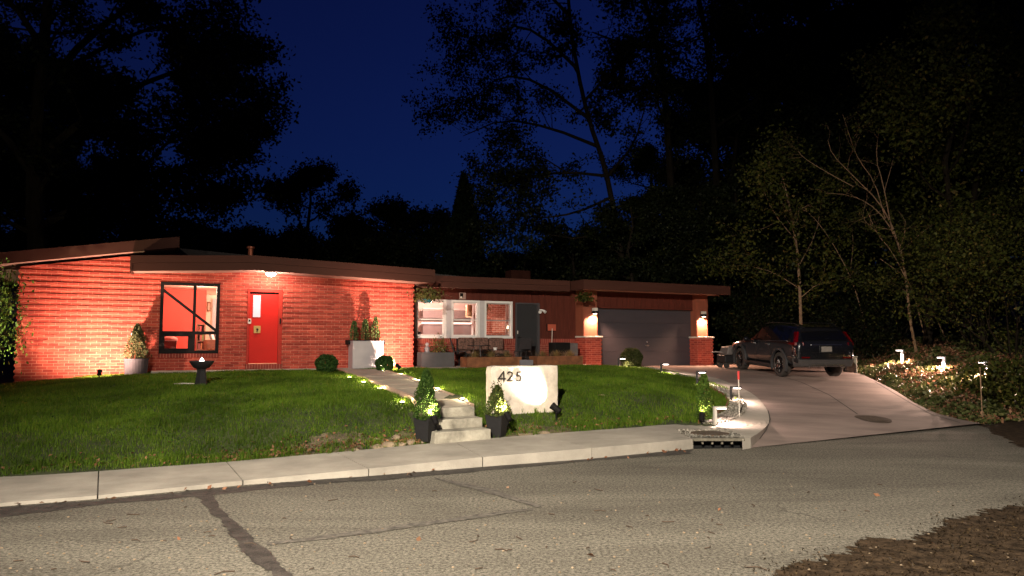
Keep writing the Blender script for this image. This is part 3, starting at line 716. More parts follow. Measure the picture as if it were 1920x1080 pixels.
m2 = MB(); m2.ball(((g0[0]+g1[0])/2, BA-.02, (g0[1]+g1[1])/2), .03); m2.box((g0[0]+g1[0])/2-.01, (g0[0]+g1[0])/2+.01, BA-.02, BA+.02, (g0[1]+g1[1])/2-.08, (g0[1]+g1[1])/2); m2.build('door_knob', M['darkmetal'], lk)
g0 = PB(464.5, 607, BA-.03); g1 = PB(471, 597.5, BA-.03)
m2 = MB(); m2.box(g0[0], g1[0], BA-.04, BA+.034, g0[1], g1[1]); kp = m2.build('keypad', M['pale'], door)
m2 = MB(); cx_ = (g0[0]+g1[0])/2; cz_ = (g0[1]+g1[1])/2; m2.box(cx_-.022, cx_+.022, BA-.044, BA-.039, cz_-.01, cz_+.04); m2.build('keypad_screen', M['black'], kp)
g0 = PB(524, 607, BA-.03); g1 = PB(527, 597, BA-.03)
m2 = MB(); m2.box(g0[0], g1[0], BA-.055, BA-.03, g0[1], g1[1]); m2.build('doorbell', M['black'], door)
m2 = MB(); m2.box(da0-.01, da1+.02, BA-.09, BA+.12, FZ+.004, dz0); m2.build('threshold', M['soldier'], door)
# ----- recessed wing
BH = 1.72
kw0, kz0 = PB(778, 634, BR); kw1, kz1 = PB(960.5, 565.5, BR); sd0, sz0 = PB(967.5, 688, BR); sd1, sz1 = PB(1010, 568.5, BR); sz0 = FZ
KW = (kw0, kw1, kz0, kz1); SD = (sd0, sd1, .6, sz1)
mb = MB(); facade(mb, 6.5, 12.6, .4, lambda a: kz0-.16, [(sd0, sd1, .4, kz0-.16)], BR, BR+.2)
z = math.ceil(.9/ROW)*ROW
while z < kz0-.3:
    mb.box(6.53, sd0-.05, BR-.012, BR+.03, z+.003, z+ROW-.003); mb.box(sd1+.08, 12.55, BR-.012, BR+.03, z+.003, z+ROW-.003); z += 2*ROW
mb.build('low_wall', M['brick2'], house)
mb = MB(); mb.box(6.5, sd0-.01, BR-.02, BR+.19, kz0-.16, kz0-.006); mb.box(sd1+.05, 12.56, BR-.02, BR+.19, kz0-.16, kz0-.006); mb.build('brick_ledge', M['soldier'], house)
mb = MB(); facade(mb, 6.5, 12.65, kz0-.004, lambda a: 3.4, [KW, (sd0, sd1, kz0-.01, sz1)], BR, BR+.18)
for i in range(26):
    x = 6.62+i*.24
    for lo, hi in ((kz0, 3.34),):
        segs = [(lo, hi)]
        if kw0-.03 < x < kw1+.03: segs = [(kz1+.02, hi)]
        if sd0-.05 < x < sd1+.05: segs = [(sz1+.02, hi)]
        for s0, s1 in segs: mb.box(x-.02, x+.02, BR-.018, BR+.01, s0, s1)
mb.build('siding', M['siding'], house)
# three white kitchen windows in one band
edges = [(778, 836.5), (845.5, 899), (907.5, 960.5)]
mb = MB(); mb.box(kw0, kw1, BR-.03, BR+.12, kz1-.05, kz1); mb.box(kw0, kw1, BR-.05, BR+.12, kz0, kz0+.055)
x_ = [PB(p, 600, BR)[0] for e in edges for p in e]; x_[0] = kw0; x_[-1] = kw1
wins = []
mull = [(x_[1], x_[2]), (x_[3], x_[4])]
for i in range(3):
    f_ = MB(); x0, x1 = x_[2*i], x_[2*i+1]; fw = .075
    f_.box(x0, x0+fw, BR-.028, BR+.1, kz0+.055, kz1-.05); f_.box(x1-fw, x1, BR-.028, BR+.1, kz0+.055, kz1-.05)
    f_.box(x0, x1, BR-.032, BR+.1, kz1-.07, kz1); f_.box(x0, x1, BR-.05, BR+.1, kz0, kz0+.075)
    zm = (kz0+kz1)/2-.02
    kw = f_.build('window', M['white'], house, bevel=.004)
    s_ = MB(); i0, i1, j0, j1 = x0+fw, x1-fw, kz0+.075, kz1-.07
    for (p0, p1, bb) in ((zm-.02, j1, .02), (j0, zm+.02, .045)):
        s_.box(i0, i0+.03, BR+bb, BR+bb+.025, p0, p1); s_.box(i1-.03, i1, BR+bb, BR+bb+.025, p0, p1); s_.box(i0+.03, i1-.03, BR+bb, BR+bb+.025, p0, p0+.035); s_.box(i0+.03, i1-.03, BR+bb, BR+bb+.025, p1-.03, p1)
    s_.build('sash', M['white'] if i < 2 else mat('grey_sash', (.3, .26, .25), .6, .1, 4), kw)
    g_ = MB(); g_.quad((i0, BR+.06, j0), (i1, BR+.06, j0), (i1, BR+.06, j1), (i0, BR+.06, j1)); g_.build('pane', M['glass'], kw)
M['mull'] = mat('grey_mullion', (.5, .46, .47), .6, .08, 4)
for x0, x1 in mull: f_ = MB(); f_.box(x0+.002, x1-.002, BR-.04, BR+.1, kz0+.002, kz1-.002); f_.build('window_mullion', M['mull'], house)
# grey side door
f_ = MB(); f_.box(sd0+.03, sd1-.06, BR+.03, BR+.08, sz0, sz1-.05); gd = f_.build('side_door', mat('slate_door_paint', (.024, .024, .027), .5, .1, 3), house)
f_ = MB(); f_.box(sd0-.03, sd0+.03, BR-.025, BR+.1, sz0, sz1); f_.box(sd1-.06, sd1+.03, BR-.025, BR+.1, sz0, sz1); f_.box(sd0+.03, sd1-.06, BR-.025, BR+.1, sz1-.05, sz1); f_.build('door_frame', mat('dark_frame', (.05, .045, .05), .6, .1, 3), gd)
hx, hz = PB(968.5, 623, BR); f_ = MB(); f_.box(hx+.02, hx+.06, BR+.0, BR+.029, hz-.05, hz+.05); f_.build('keypad', M['pale'], gd); f_ = MB(); f_.tube([(hx+.04, BR-.03, hz-.15), (hx+.04, BR-.045, hz-.15), (hx+.13, BR-.05, hz-.15)], .011); f_.build('handle', M['steel'], gd)
# ----- garage
pl0, pl1, pr0, pr1, pz = 12.6, 13.2, 17.29, 17.98, 1.83
for x0, x1 in ((pl0, pl1), (pr0, pr1)):
    mb = MB(); mb.box(x0, x1, BG, BG+.7, .5, pz-.02); z = math.ceil(.7/ROW)*ROW
    while z < pz-.08:
        mb.box(x0-.02, x1+.02, BG-.02, BG+.6, z+.004, z+ROW-.004); z += 2*ROW
    pi = mb.build('pillar', M['brick'], house)
    mb = MB(); mb.box(x0-.045, x1+.045, BG-.045, BG+.68, pz-.018, pz+.035); mb.build('cap', M['pale'], pi, bevel=.006)
    sx0, sx1 = (x0-.02, x1-.06) if x0 < 15 else (x0+.05, x1-.12)
    mb = MB(); mb.box(sx0, sx1, BG+.12, BG+.6, pz+.037, 3.38)
    mb.box(sx0+.02, sx0+.06, BG+.10, BG+.13, pz+.037, 3.37); mb.box(sx1-.06, sx1-.02, BG+.10, BG+.13, pz+.037, 3.37)
    if x0 > 15: mb.box(sx1+.02, sx1+.1, BG+.2, BG+.6, pz+.037, 3.37)
    mb.build('pilaster', mat('orange_brown_board', (.24, .068, .038), .6, .12, 3, stretch=(3, 3, .5)), pi)
gx0, gz0 = PB(1130, 688, BG+.42); gx1, gz1 = PB(1308, 582, BG+.42); gz0 = .83
mb = MB(); mb.box(pl1-.1, pr0+.1, BG+.3, BG+.5, gz1, 3.38)
for i in range(17):
    x = pl1+.12+i*.246
    if x < pr0: mb.box(x-.02, x+.02, BG+.28, BG+.31, gz1+.03, 3.36)
mb.box(pl1-.05, pr0+.05, BG+.27, BG+.32, gz1-.012, gz1+.03)
mb.build('header_siding', M['siding'], house)
mb = MB(); nS = 4; hS = (gz1-gz0)/nS
for i in range(nS): mb.box(pl1-.05, pr0+.05, BG+.42, BG+.47, gz0+i*hS+.004, gz0+(i+1)*hS-.004)
mb.box(pl1-.05, pr0+.05, BG+.44, BG+.48, gz0, gz1); gdo = mb.build('garage_door', M['garage'], house, bevel=.004)
hx, hz = PB(1213, 648, BG+.42); mb = MB(); mb.tube([(hx-.06, BG+.40, hz), (hx-.06, BG+.37, hz), (hx+.06, BG+.37, hz), (hx+.06, BG+.40, hz)], .012); mb.build('handle', M['steel'], gdo); mb = MB(); mb.box(hx-.07, hx+.07, BG+.402, BG+.419, hz-.025, hz+.025); mb.build('handle_plate', M['steel'], gdo)
mb = MB(); mb.ball((hx+.0, BG+.415, hz+.12), .025); mb.build('lock', M['steel'], gdo)
mb = MB(); mb.box(12.62, 12.75, BG+.71, BR+6.8, .5, 3.38); mb.box(17.85, 17.95, BG+.71, BR+6.8, .5, 3.38); mb.box(12.75, 17.85, BR+6.7, BR+6.8, .5, 3.38); mb.box(6.5, 12.6, BR+6.7, BR+6.8, .5, 3.38); mb.build('rear_wall', M['siding'], house)
# ----- rooms behind the glass
def room(a0, a1, b0, b1, z0, z1, m, name, skip=()):
    mb = MB(); t = .03
    if 'back' not in skip: mb.box(a0, a1, b1, b1+t, z0, z1)
    if 'left' not in skip: mb.box(a0-t, a0, b0, b1+t, z0, z1)
    if 'right' not in skip: mb.box(a1, a1+t, b0, b1+t, z0, z1)
    return mb.build(name, m, house)
r0, r1 = -1.2, 3.6; ax = PB(386, 600, BA+3.4)[0]
room(r0, ax, BA+.23, BA+3.4, FZ, 3.35, M['redwall'], 'interior_wall', ('right',))
mb = MB(); mb.box(ax-.12, ax, BA+3.431, BA+5.6, FZ, 3.35); mb.box(ax, r1, BA+5.6, BA+5.63, FZ, 3.35); mb.box(r1, r1+.03, BA+.23, BA+5.63, FZ, 3.35); mb.build('interior_wall', M['cream'], house)
mb = MB(); mb.box(r0-.03, r1+.03, BA+.23, BA+5.65, 3.2, 3.24); mb.build('interior_ceiling', M['cream'], house)
mb = MB(); mb.box(r0-.03, r1+.03, BA+.23, BA+5.65, FZ-.03, FZ); mb.build('interior_floor', M['wood'], house)
q0, q1 = 6.55, 11.4
room(q0, q1, BR+.21, BR+3.2, FZ, 3.28, M['kitchwhite'], 'interior_wall')
mb = MB(); mb.box(q0-.03, q1+.03, BR+.21, BR+3.3, 3.1, 3.14); mb.build('interior_ceiling', M['kitchwhite'], house)
mb = MB(); mb.box(q0-.03, q1+.03, BR+.21, BR+3.3, FZ-.03, FZ); mb.build('interior_floor', M['wood'], house)
KB = BR+2.8
def pbx(x0, y0, x1, y1, b): # pixel box on plane b -> a0,a1,z0,z1
    a0, z1 = PB(x0, y0, b); a1, z0 = PB(x1, y1, b); return a0, a1, z0, z1
def slabpx(mb, x0, y0, x1, y1, b, th=.3):
    a0, a1, z0, z1 = pbx(x0, y0, x1, y1, b); mb.box(a0, a1, b, b+th, z0, z1); return mb
slabpx(MB(), 793, 582, 883, 597.5, KB).build('wall_cupboard', M['cabinet'], house)
slabpx(MB(), 793, 608, 883, 634, KB).build('splashback', M['cabinet'], house)
slabpx(MB(), 912.5, 566, 947.5, 640, BR+1.9, .5).build('brick_chimney_breast', brickmat('pale_brick', (.55, .2, .14), (.42, .14, .09), (.72, .5, .42), ms=.008), house)
o = slabpx(MB(), 792, 604, 884, 607.5, KB-.12, .1).build('under_cupboard_strip', emit('strip_glow', (1, .80, .70), 1.6), house)
o = slabpx(MB(), 793, 578, 884, 581, KB-.05, .1).build('shelf', M['white'], house)
mb = MB()
for x0, x1 in ((884.5, 887.5), (893.5, 897)): slabpx(mb, x0, 572, x1, 640, KB-.02, .1)
mb.build('interior_door_frame', M['white'], house)
# ================================================================== lamps
POW = dict(street=31000, path=14, pot=240, sign=540, wall=1200, wall2=1500, porch=95, sconce=780, bollard=85, rbollard=850, bird=1.2, small=110, room=330, kitchen=260, bush=14)
COLW = (1, .80, .70); COLP = (1, .80, .46); COLR = (1, .60, .42)
# ----- soffit lamp by the front door
p = PB(508, 513.5, BA-.55); t = thing('porch_light', 'glowing white dome lamp under the porch eave, left above the red door', 'lamp', W(p[0], BA-.55, p[1]), A)
zs = float(np.interp(p[0], [-.63, 2.07, 6.74], [3.32, 3.46, 3.32]))-p[1]
mb = MB(); mb.lathe([(.13, zs-.03), (.13, zs)], 16); mb.build('base_plate', M['white'], t)
mb = MB(); mb.lathe([(.05, zs-.115), (.10, zs-.10), (.13, zs-.06), (.125, zs-.03)], 16); mb.build('diffuser', PORCH, t, smooth=True)
light('POINT', 'porch_light_bulb', W(p[0], BA-.55, p[1]-.03+zs-.14), POW['porch'], (1, .70, .56), t, size=.07)
# ----- garage wall lamps
for i, (px, py, lab) in enumerate(((1115.5, 583, 'wall lamp shining down the left garage pillar'), (1319.5, 589, 'wall lamp shining down the right garage pillar, beside the dark car'))):
    a, z = PB(px, py, BG+.02); t = thing('wall_lamp', 'black and pale '+lab, 'lamp', W(a, BG+.12, z), A, 'wall lamps on the garage pillars')
    mb = MB(); mb.box(-.07, .07, -.03, 0, -.08, .1); mb.build('back_plate', M['black'], t)
    mb = MB(); mb.box(-.075, .075, -.16, -.03, .0, .1); mb.build('housing', M['pale'], t, bevel=.006)
    mb = MB(); mb.lathe([(.095, -.09), (.10, -.085), (.085, 0)], 14, (0, -.1, 0)); mb.build('shade', M['black'], t)
    mb = MB(); mb.lathe([(.055, -.10), (.075, -.085), (.075, -.03)], 14, (0, -.1, -.005)); mb.build('bulb', LAMPS, t, smooth=True)
    light('SPOT', 'wall_lamp_beam', W(a, BG+.02, z-.12), POW['sconce'], (1, .54, .34), t, W(a, BG-.06, z-2), 150, .6, .05)
# ----- twin flood light over the recess
a, z = PB(1016, 581, BR-.1); t = thing('flood_light', 'white twin head flood light, unlit, right of the slate side door', 'lamp', W(a, BR-.02, z), A)
mb = MB(); mb.lathe([(.05, -.02), (.05, .02)], 12); mb.build('base_plate', M['white'], t)
for s in (-1, 1):
    mb = MB(); mb.tube([(s*.02, -.02, 0), (s*.07, -.07, -.03), (s*.10, -.14, -.08)], [.018, .035, .055], 10); mb.build('lamp_head', M['white'], t)
a0, z0 = PB(861, 561, BR-.03); a1, z1 = PB(873, 549, BR-.03)
t = thing('security_camera', 'square pale wall box with dark lens above the kitchen windows', 'camera', W((a0+a1)/2, BR-.02, z0), A); w = (a1-a0)/2; h = z1-z0
mb = MB(); mb.box(-w, w, -.03, 0, 0, h); mb.build('plate', mat('tan_plate', (.32, .2, .17), .6, .1, 5), t)
mb = MB(); mb.box(-w+.02, 0, -.055, -.03, .05, h-.02); mb.build('housing', M['black'], t)
mb = MB(); mb.ball((-w/2, -.06, .06), .035); mb.build('lens', M['pale'], t)
a0, z0 = PB(1024, 621, BR); a1, z1 = PB(1041, 608, BR); t = thing('wall_plaque', 'small orange red plaque with dark edge on the siding beside the side door', 'plaque', W(a0, BR-.022, z0), A)
mb = MB(); mb.box(0, a1-a0, -.03, 0, 0, z1-z0); mb.build('backing', M['black'], t); mb = MB(); mb.box(.03, a1-a0-.004, -.036, -.03, .02, z1-z0-.004); mb.build('panel', mat('orange_panel', (.42, .085, .045), .6, .1, 3), t)

# ----- in-ground path lights
PATHL = [(655, 710, 'left of the walkway, closest to the house'), (682, 719, 'left of the walkway, second from the house'), (712, 731, 'left of the walkway, third from the house'), (754, 757, 'left of the walkway, nearest the steps'),
         (718, 698, 'right of the walkway beside the round bush'), (754, 705, 'right of the walkway, second from the round bush'), (785, 715.5, 'right of the walkway, third from the round bush'), (820, 731, 'right of the walkway behind the left potted conifer'), (867, 751, 'right of the walkway, nearest the top step')]
mbd = MB(); mbd.lathe([(.055, -.06), (.06, .012), (.045, .018)], 14)
mlens = MB(); mlens.lathe([(.043, .012), (.036, .024), (.01, .027)], 12)
p0_ = None; PATHPOS = []
for i, (px, py, lab) in enumerate(PATHL):
    p = PT(px, py); PATHPOS.append(p)
    t = thing('path_light', 'round glowing ground light '+lab, 'path light', (p.x, p.y, p.z+.012), 0, 'ground lights along the walkway')
    if i == 0: p0_ = [mbd.build('housing', M['darkmetal'], t), mlens.build('lens', LAMPY, t)]
    else:
        for o in p0_: c = o.copy(); c.parent = t; C.objects.link(c)
    light('POINT', 'path_light_bulb', (p.x, p.y, p.z+.085), POW['path'], COLP, t, size=.03)
# ----- bollards
def bollard(name, p, h, d, lab, grp, col_post, E, reach=.22, lc=(1, .72, .6)):
    t = thing(name, lab, 'bollard light', p, math.atan2(d.y, d.x), grp)
    mb = MB(); mb.box(-.022, .022, -.04, .04, -.1, h-.03); mb.build('post', col_post, t)
    mb = MB(); mb.hexa([(-.02, -.045, h-.03), (reach*.8, -.05, h-.03), (reach, -.025, h-.03), (reach, .025, h-.03), (reach*.8, .05, h-.03), (-.02, .045, h-.03)], [(-.02, -.045, h), (reach*.8, -.05, h), (reach, -.025, h), (reach, .025, h), (reach*.8, .05, h), (-.02, .045, h)]); mb.build('head', col_post, t)
    mb = MB(); mb.box(.05, reach-.02, -.036, .036, h-.046, h-.031); mb.build('lens', LAMPW, t, bevel=.008)
    q = Vector(p)+d*(reach*.6)+Vector((0, 0, h-.09)); light('SPOT', 'bollard_beam', q, E, lc, t, q+Vector((d.x*.35, d.y*.35, -1)), 155, .5, .04)
    return t
LB = [(1160, 689, 671, 'black bollard light beside the round bush at the garage'), (1240, 701, 681, 'black bollard light on the lawn rim, second from the garage'), (1307, 722, 696, 'black bollard light standing behind the small lit conifer'), (1371, 753, 725, 'slim black bollard light left of the red topped marker'), (1341, 798, 763, 'pale bollard light at the gravel corner beside the storm drain')]
for i, (px, py, ty, lab) in enumerate(LB):
    p = PT(px, py); h = (py-ty)/F*p.y; d = Vector((.93, -.25, 0)).normalized() if i < 4 else Vector((.95, .1, 0)).normalized()
    bollard('bollard_light', p, h, d, lab, 'bollard lights along the left driveway edge', M['darkmetal'] if i < 4 else M['pale'], POW['bollard']*(.8 if i in (3,) else 1))
RB = [(1692.5, 681, 655, 'pale bollard light on the ivy bank, nearest the dark car'), (1770.5, 690, 668, 'pale bollard light in the middle of the ivy bank'), (1850, 706, 677, 'pale bollard light on the ivy bank, farthest from the car')]
RBP = []
for px, py, ty, lab in RB:
    p = PT(px, py); RBP.append(p); h = max(.62, (py-ty)/F*p.y+.3); q = Vector((p.x, p.y, p.z)); d = Vector((-.9, -.42, 0)).normalized()
    z_top = PY(px, ty, p.y).z; q.z = z_top-h
    bollard('bollard_light', q, h, d, lab, 'bollard lights on the ivy bank', mat('lilac_post', (.5, .46, .5), .5, .1, 5), POW['rbollard'], .26, lc=(1, .66, .5))
# ----- small stake spots
def spotlamp(p, target, lab, E, col, ang=70, blend=.6, grp=None, h=.14, sc=1.0, name='spotlight', bs=.03):
    p = Vector(p); t = thing(name, lab, 'spotlight', p, 0, grp); d = (Vector(target)-p-Vector((0, 0, h))).normalized()
    mb = MB(); mb.tube([(0, 0, -.06), (0, 0, h)], .012*sc, 6); mb.build('stake', M['black'], t)
    c = Vector((0, 0, h)); mb = MB(); mb.tube([c-d*.07*sc, c-d*.06*sc, c+d*.05*sc, c+d*.075*sc], [.028*sc, .042*sc, .046*sc, .052*sc], 12); mb.build('head', M['black'], t)
    mb = MB(); mb.tube([c+d*.076*sc, c+d*.078*sc], [.038*sc, .038*sc], 12); mb.build('lens', LAMPY, t)
    light('SPOT', 'spotlight_beam', p+c+d*.09*sc, E, col, t, target, ang, blend, bs); return t
p = W(PB(186, 708, BA-1.5)[0], BA-1.5); p.z = float(Hlawn(p.x, p.y)); tgt = W(ab(p.x, p.y)[0]+.05, BA, 2.0)
spotlamp(p, tgt, 'small black spotlight in the grass aimed up the left brick wall', POW['wall'], (1, .62, .46), 132, .9)
p = W(PB(747, 697, 17.8)[0], 17.8); p.z = float(Hlawn(p.x, p.y)); spotlamp(p, W(5.0, BA, 1.9), 'small black spotlight behind the round bush right of the walkway', POW['wall2'], (1, .62, .46), 124, .9)
# ================================================================== pots and plants
def leafcone(h, r, n, seed, taper=1.1, r0=.75, inner=.5):
    g = np.random.default_rng(seed); z = g.uniform(0, 1, n)**1.25; ang = g.uniform(0, 2*np.pi, n)
    prof = np.minimum(1, r0+z*3)*np.maximum(0, 1-z)**taper*(1+.22*np.sin(ang*3+z*9)+.15*np.sin(ang*7-z*15))
    rr = r*prof*(1-inner*g.uniform(0, 1, n)**2)+.012
    P = np.stack([rr*np.cos(ang), rr*np.sin(ang), z*h], 1); D = np.stack([np.cos(ang)*.6, np.sin(ang)*.6, np.ones(n)], 1); return P, D
def conifer(name, lab, loc, h, r, n, seed, size=.05, m=None, parent_z=0, cat='conifer', grp=None, taper=1.0, r0=.75):
    t = thing(name, lab, cat, loc, 0, grp)
    mb = MB(); mb.tube([(0, 0, -.05), (.01, 0, h*.5), (0, .01, h*.9)], [.02, .014, .004], 6); mb.build('stem', M['bark'], t)
    P, D = leafcone(h, r, n, seed, taper, r0); leafmesh('foliage', P+np.array([0, 0, .03]), size, m or M['conif'], t, asp=.45, dirs=D, seed=seed); return t
def leafball(name, lab, loc, r, n, seed, m, size=.035, sc=(1, 1, .9), cat='bush', grp=None):
    t = thing(name, lab, cat, loc, 0, grp); g = np.random.default_rng(seed)
    V = g.normal(size=(n, 3)); V /= np.linalg.norm(V, axis=1)[:, None]
    rr = r*(1-.3*g.uniform(0, 1, n)**2.2)*(1+.07*np.sin(V[:, 0]*7+1)*np.sin(V[:, 2]*6)+.05*np.sin(V[:, 1]*11))
    P = V*rr[:, None]*np.array(sc); P[:, 2] += r*sc[2]*.92; keep = P[:, 2] > -.02; P = P[keep]
    leafmesh('foliage', P, size, m, t, asp=.55, dirs=V[keep]+np.array([0, 0, .4]), seed=seed)
    mb = MB(); mb.tube([(0, 0, -.05), (0, 0, r*1.1)], [.03, .015], 6)
    for k in range(5): q = V[k]*r*.7; mb.tube([(0, 0, r*.5), (q[0]*.5, q[1]*.5, r*.8+q[2]*.3), (q[0], q[1], r+q[2]*.7)], [.012, .008, .004], 5)
    mb.build('stem', M['bark'], t); return t
SOILP = mat('potting_soil', (.03, .02, .014), .95, .4, 20)
def pot(p, r, h, lab, m, n=24, taper=.78, rim=.03, rotz=0, sq=False, cat='pot'):
    t = thing('plant_pot', lab, cat, p, rotz)
    mb = MB()
    if sq:
        n = 4
        f = math.sqrt(2); mb.lathe([(r*taper*f, 0), (r*f, h), (r*f-.03, h), (r*f-.04, h-.05)], 4)
    else: mb.lathe([(r*taper, 0), (r*taper+.005, .01), (r*.97, h-rim*1.5), (r, h-rim*1.4), (r, h), (r-.02, h), (r-.025, h-.05)], n)
    mb.build('shell', m, t, bevel=.006)
    mb = MB(); mb.lathe([(r*.9, h-.06), (r*.9, h-.045)], n); mb.build('soil', SOILP, t); return t
# left / right of steps
for px, py, ty, lx, rx, lab, lab2, labs, hh, seed, ro_ in ((797, 829, 786, 777, 817, 'square tapered black pot left of the concrete steps', 'dense conical dwarf conifer in the black pot left of the steps', 'black clip spotlight on the rim of the pot left of the steps', .74, 11, -.45), (932, 820, 779, 912, 953, 'square tapered black pot right of the concrete steps, before the number stone', 'sparse feathery conifer in the black pot right of the steps', 'black clip spotlight on the rim of the pot right of the steps', .62, 12, -.42)):
    p = PT(px, py); p = Vector((p.x, p.y+.05, .13)); r = (rx-lx)/2/F*p.y/1.22; h = (py-ty)/F*p.y
    pot(p, r, h, lab, M['pot_black'], sq=True, rotz=ro_, taper=.74)
    dense = hh > .7
    top = Vector((p.x, p.y, p.z+h-.05))
    if dense: conifer('potted_conifer', lab2, top, hh, .19, 5200, seed, .042, taper=.62)
    else:
        t = conifer('potted_conifer', lab2, top, .47, .2, 2200, seed, .05, taper=.8, m=leafmat('feathery_leaf', (.06, .10, .025), (.14, .17, .05), (.2, .15, .06)))
        g = np.random.default_rng(5); mb = MB(); Q = []
        for k in range(9):
            a_ = k*.7; x = .07*math.cos(a_); y = .07*math.sin(a_); hh2 = .42+.24*((k*37) % 9)/9; mb.tube([(x*.3, y*.3, 0), (x, y, hh2*.6), (x*1.3, y*1.3, hh2)], [.006, .004, .002], 5)
            for q in np.linspace(.3, 1, 26): Q.append([x*(q*1.3)+g.normal()*.018, y*(q*1.3)+g.normal()*.018, hh2*q])
        sp = mb.build('sprigs', M['bark'], t); leafmesh('sprig_leaves', np.array(Q), .04, M['leafmid'], sp, seed=3)
    d = Vector((.12, -.16, 0)) if dense else Vector((.13, -.15, 0))
    q = top+d*1.38+Vector((0, 0, -.02)); spotlamp(q, top+Vector((0, 0, .34)), labs, POW['pot'], COLP, 115, 1.0, 'clip spotlights on the two black pots', .05, .95)
# pot at the left wall
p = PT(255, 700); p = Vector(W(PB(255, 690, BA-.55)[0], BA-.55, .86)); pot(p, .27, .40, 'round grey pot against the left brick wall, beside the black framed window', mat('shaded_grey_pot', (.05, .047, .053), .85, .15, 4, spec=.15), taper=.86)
conifer('potted_conifer', 'conical evergreen in the round grey pot against the brick wall', p+Vector((0, 0, .36)), .82, .26, 4200, 21, .05, m=leafmat('grey_conifer', (.06, .08, .035), (.13, .135, .065), trans=.2), taper=.75)
a_, z_ = PB(250.5, 630, BA-.3); t = thing('wall_lantern', 'small white cased lantern standing behind the potted evergreen at the brick wall', 'lantern', W(a_, BA-.2, .9), A)
mb = MB(); zt = z_-.9; mb.tube([(0, 0, 0), (0, 0, zt-.08)], .018, 8); mb.build('post', M['black'], t); mb = MB(); mb.box(-.055, .055, -.055, .055, zt-.08, zt+.07); mb.build('case', M['pale'], t, bevel=.01); mb = MB(); mb.lathe([(.10, zt+.071), (.08, zt+.12), (.03, zt+.13)], 4); mb.build('cap', M['black'], t)
# zinc planter with three small conifers
a0, z0 = PB(661, 688, 18.9); a1, z1 = PB(719, 639, 18.9)
t = thing('metal_planter', 'tall square brushed zinc planter against the right brick wall', 'planter', W(a0, 18.9, FZ), A); w = a1-a0; h = z1-FZ
mb = MB(); mb.box(0, w, 0, .5, 0, h-.02); mb.box(-.012, w+.012, -.012, .05, h-.02, h); mb.box(-.012, w+.012, .45, .512, h-.02, h); mb.box(-.012, .05, .05, .45, h-.02, h); mb.box(w-.05, w+.012, .05, .45, h-.02, h); mb.build('shell', M['zinc'], t, bevel=.006)
mb = MB(); mb.box(-.06, w+.13, .28, .62, h-.10, h+.02); mb.box(.01, w-.01, .02, .44, h-.02, h-.012); mb.build('liner', M['black'], t)
for i, (px, ty, lab) in enumerate(((664, 606, 'left one of three small conifers in the zinc planter'), (685, 603, 'middle one of three small conifers in the zinc planter'), (704, 599, 'right one of three small conifers in the zinc planter'))):
    a_, zt = PB(px, ty, 19.1); conifer('small_conifer', lab, W(a_, 19.1, FZ+h), (zt-FZ-h)*1.05, .11, 700, 31+i, .05, grp='three conifers in the zinc planter', taper=.42, r0=.8, m=leafmat('light_conifer%s' % '', (.06, .12, .04), (.16, .24, .09), trans=.25))
# round bushes
leafball('round_bush', 'round clipped boxwood on the lawn, left of the walkway', PT(612, 700)+Vector((0, 0, .0)), .26, 5200, 41, M['box'], .045)
leafball('round_bush', 'round clipped boxwood right of the walkway, before the zinc planter', PT(721, 697), .235, 4600, 42, M['box'], .045)
pb = PT(1139, 690); leafball('round_bush', 'wider loose round bush at the left garage pillar', W(13.35, 18.8, .82), .34, 5200, 43, leafmat('dusky_leaf', (.035, .05, .015), (.08, .09, .03), trans=.2), .05, (1, 1, 1))
# small conifer by the gravel corner, its spot
p = PT(1321, 789); t = conifer('small_conifer', 'slender bright green conifer on the lawn corner beside the gravel', p, .80, .145, 2600, 51, .055, taper=.5, m=leafmat('lime_leaf', (.06, .13, .02), (.14, .22, .04), (.22, .16, .06)))
p2 = PT(1316, 796); spotlamp(p2+Vector((0, 0, .02)), p+Vector((0, .02, .35)), 'black spotlight at the foot of the slender lawn conifer', POW['small'], COLP, 95, .6, None, .09, 1.1)
# stone with house number
sa0, sz0_ = PB(921, 772, 11.25); sa1, sz1_ = PB(1046, 685, 11.25)
t = thing('house_number_stone', 'upright pale limestone block with dark metal numerals 425 on the lawn', 'sign', W(sa0, 11.25, sz0_-.02), A); sw = sa1-sa0; sh = sz1_-sz0_+.02
mb = MB(); mb.box(0, sw, 0, .24, -.15, sh)
o = mb.build('block', M['stone'], t); bm = bmesh.new(); bm.from_mesh(o.data); bmesh.ops.subdivide_edges(bm, edges=bm.edges, cuts=9, use_grid_fill=True)
for v in bm.verts:
    q = v.co; e_ = (abs(q.x) < .01 or abs(q.x-sw) < .01)+(abs(q.y) < .01 or abs(q.y-.24) < .01)+(q.z > sh-.01)
    v.co += Vector((math.sin(q.z*23+q.y*9)*.004, math.sin(q.x*17+q.z*29)*.004, math.sin(q.x*13)*.004))*(1 if e_ else 0)
    if e_ >= 2: v.co.x += .012*(1 if q.x < sw/2 else -1)*(abs(q.x) < .02 or abs(q.x-sw) < .02); v.co.z -= .010*(q.z > sh-.02)
bm.to_mesh(o.data); bm.free(); o.data.polygons.foreach_set('use_smooth', [True]*len(o.data.polygons)); mo = o.modifiers.new('bevel', 'BEVEL'); mo.width = .012; mo.segments = 2
M['num'] = mat('numeral_metal', (.035, .03, .028), .5, .15, 10, metal=.2, spec=.2)
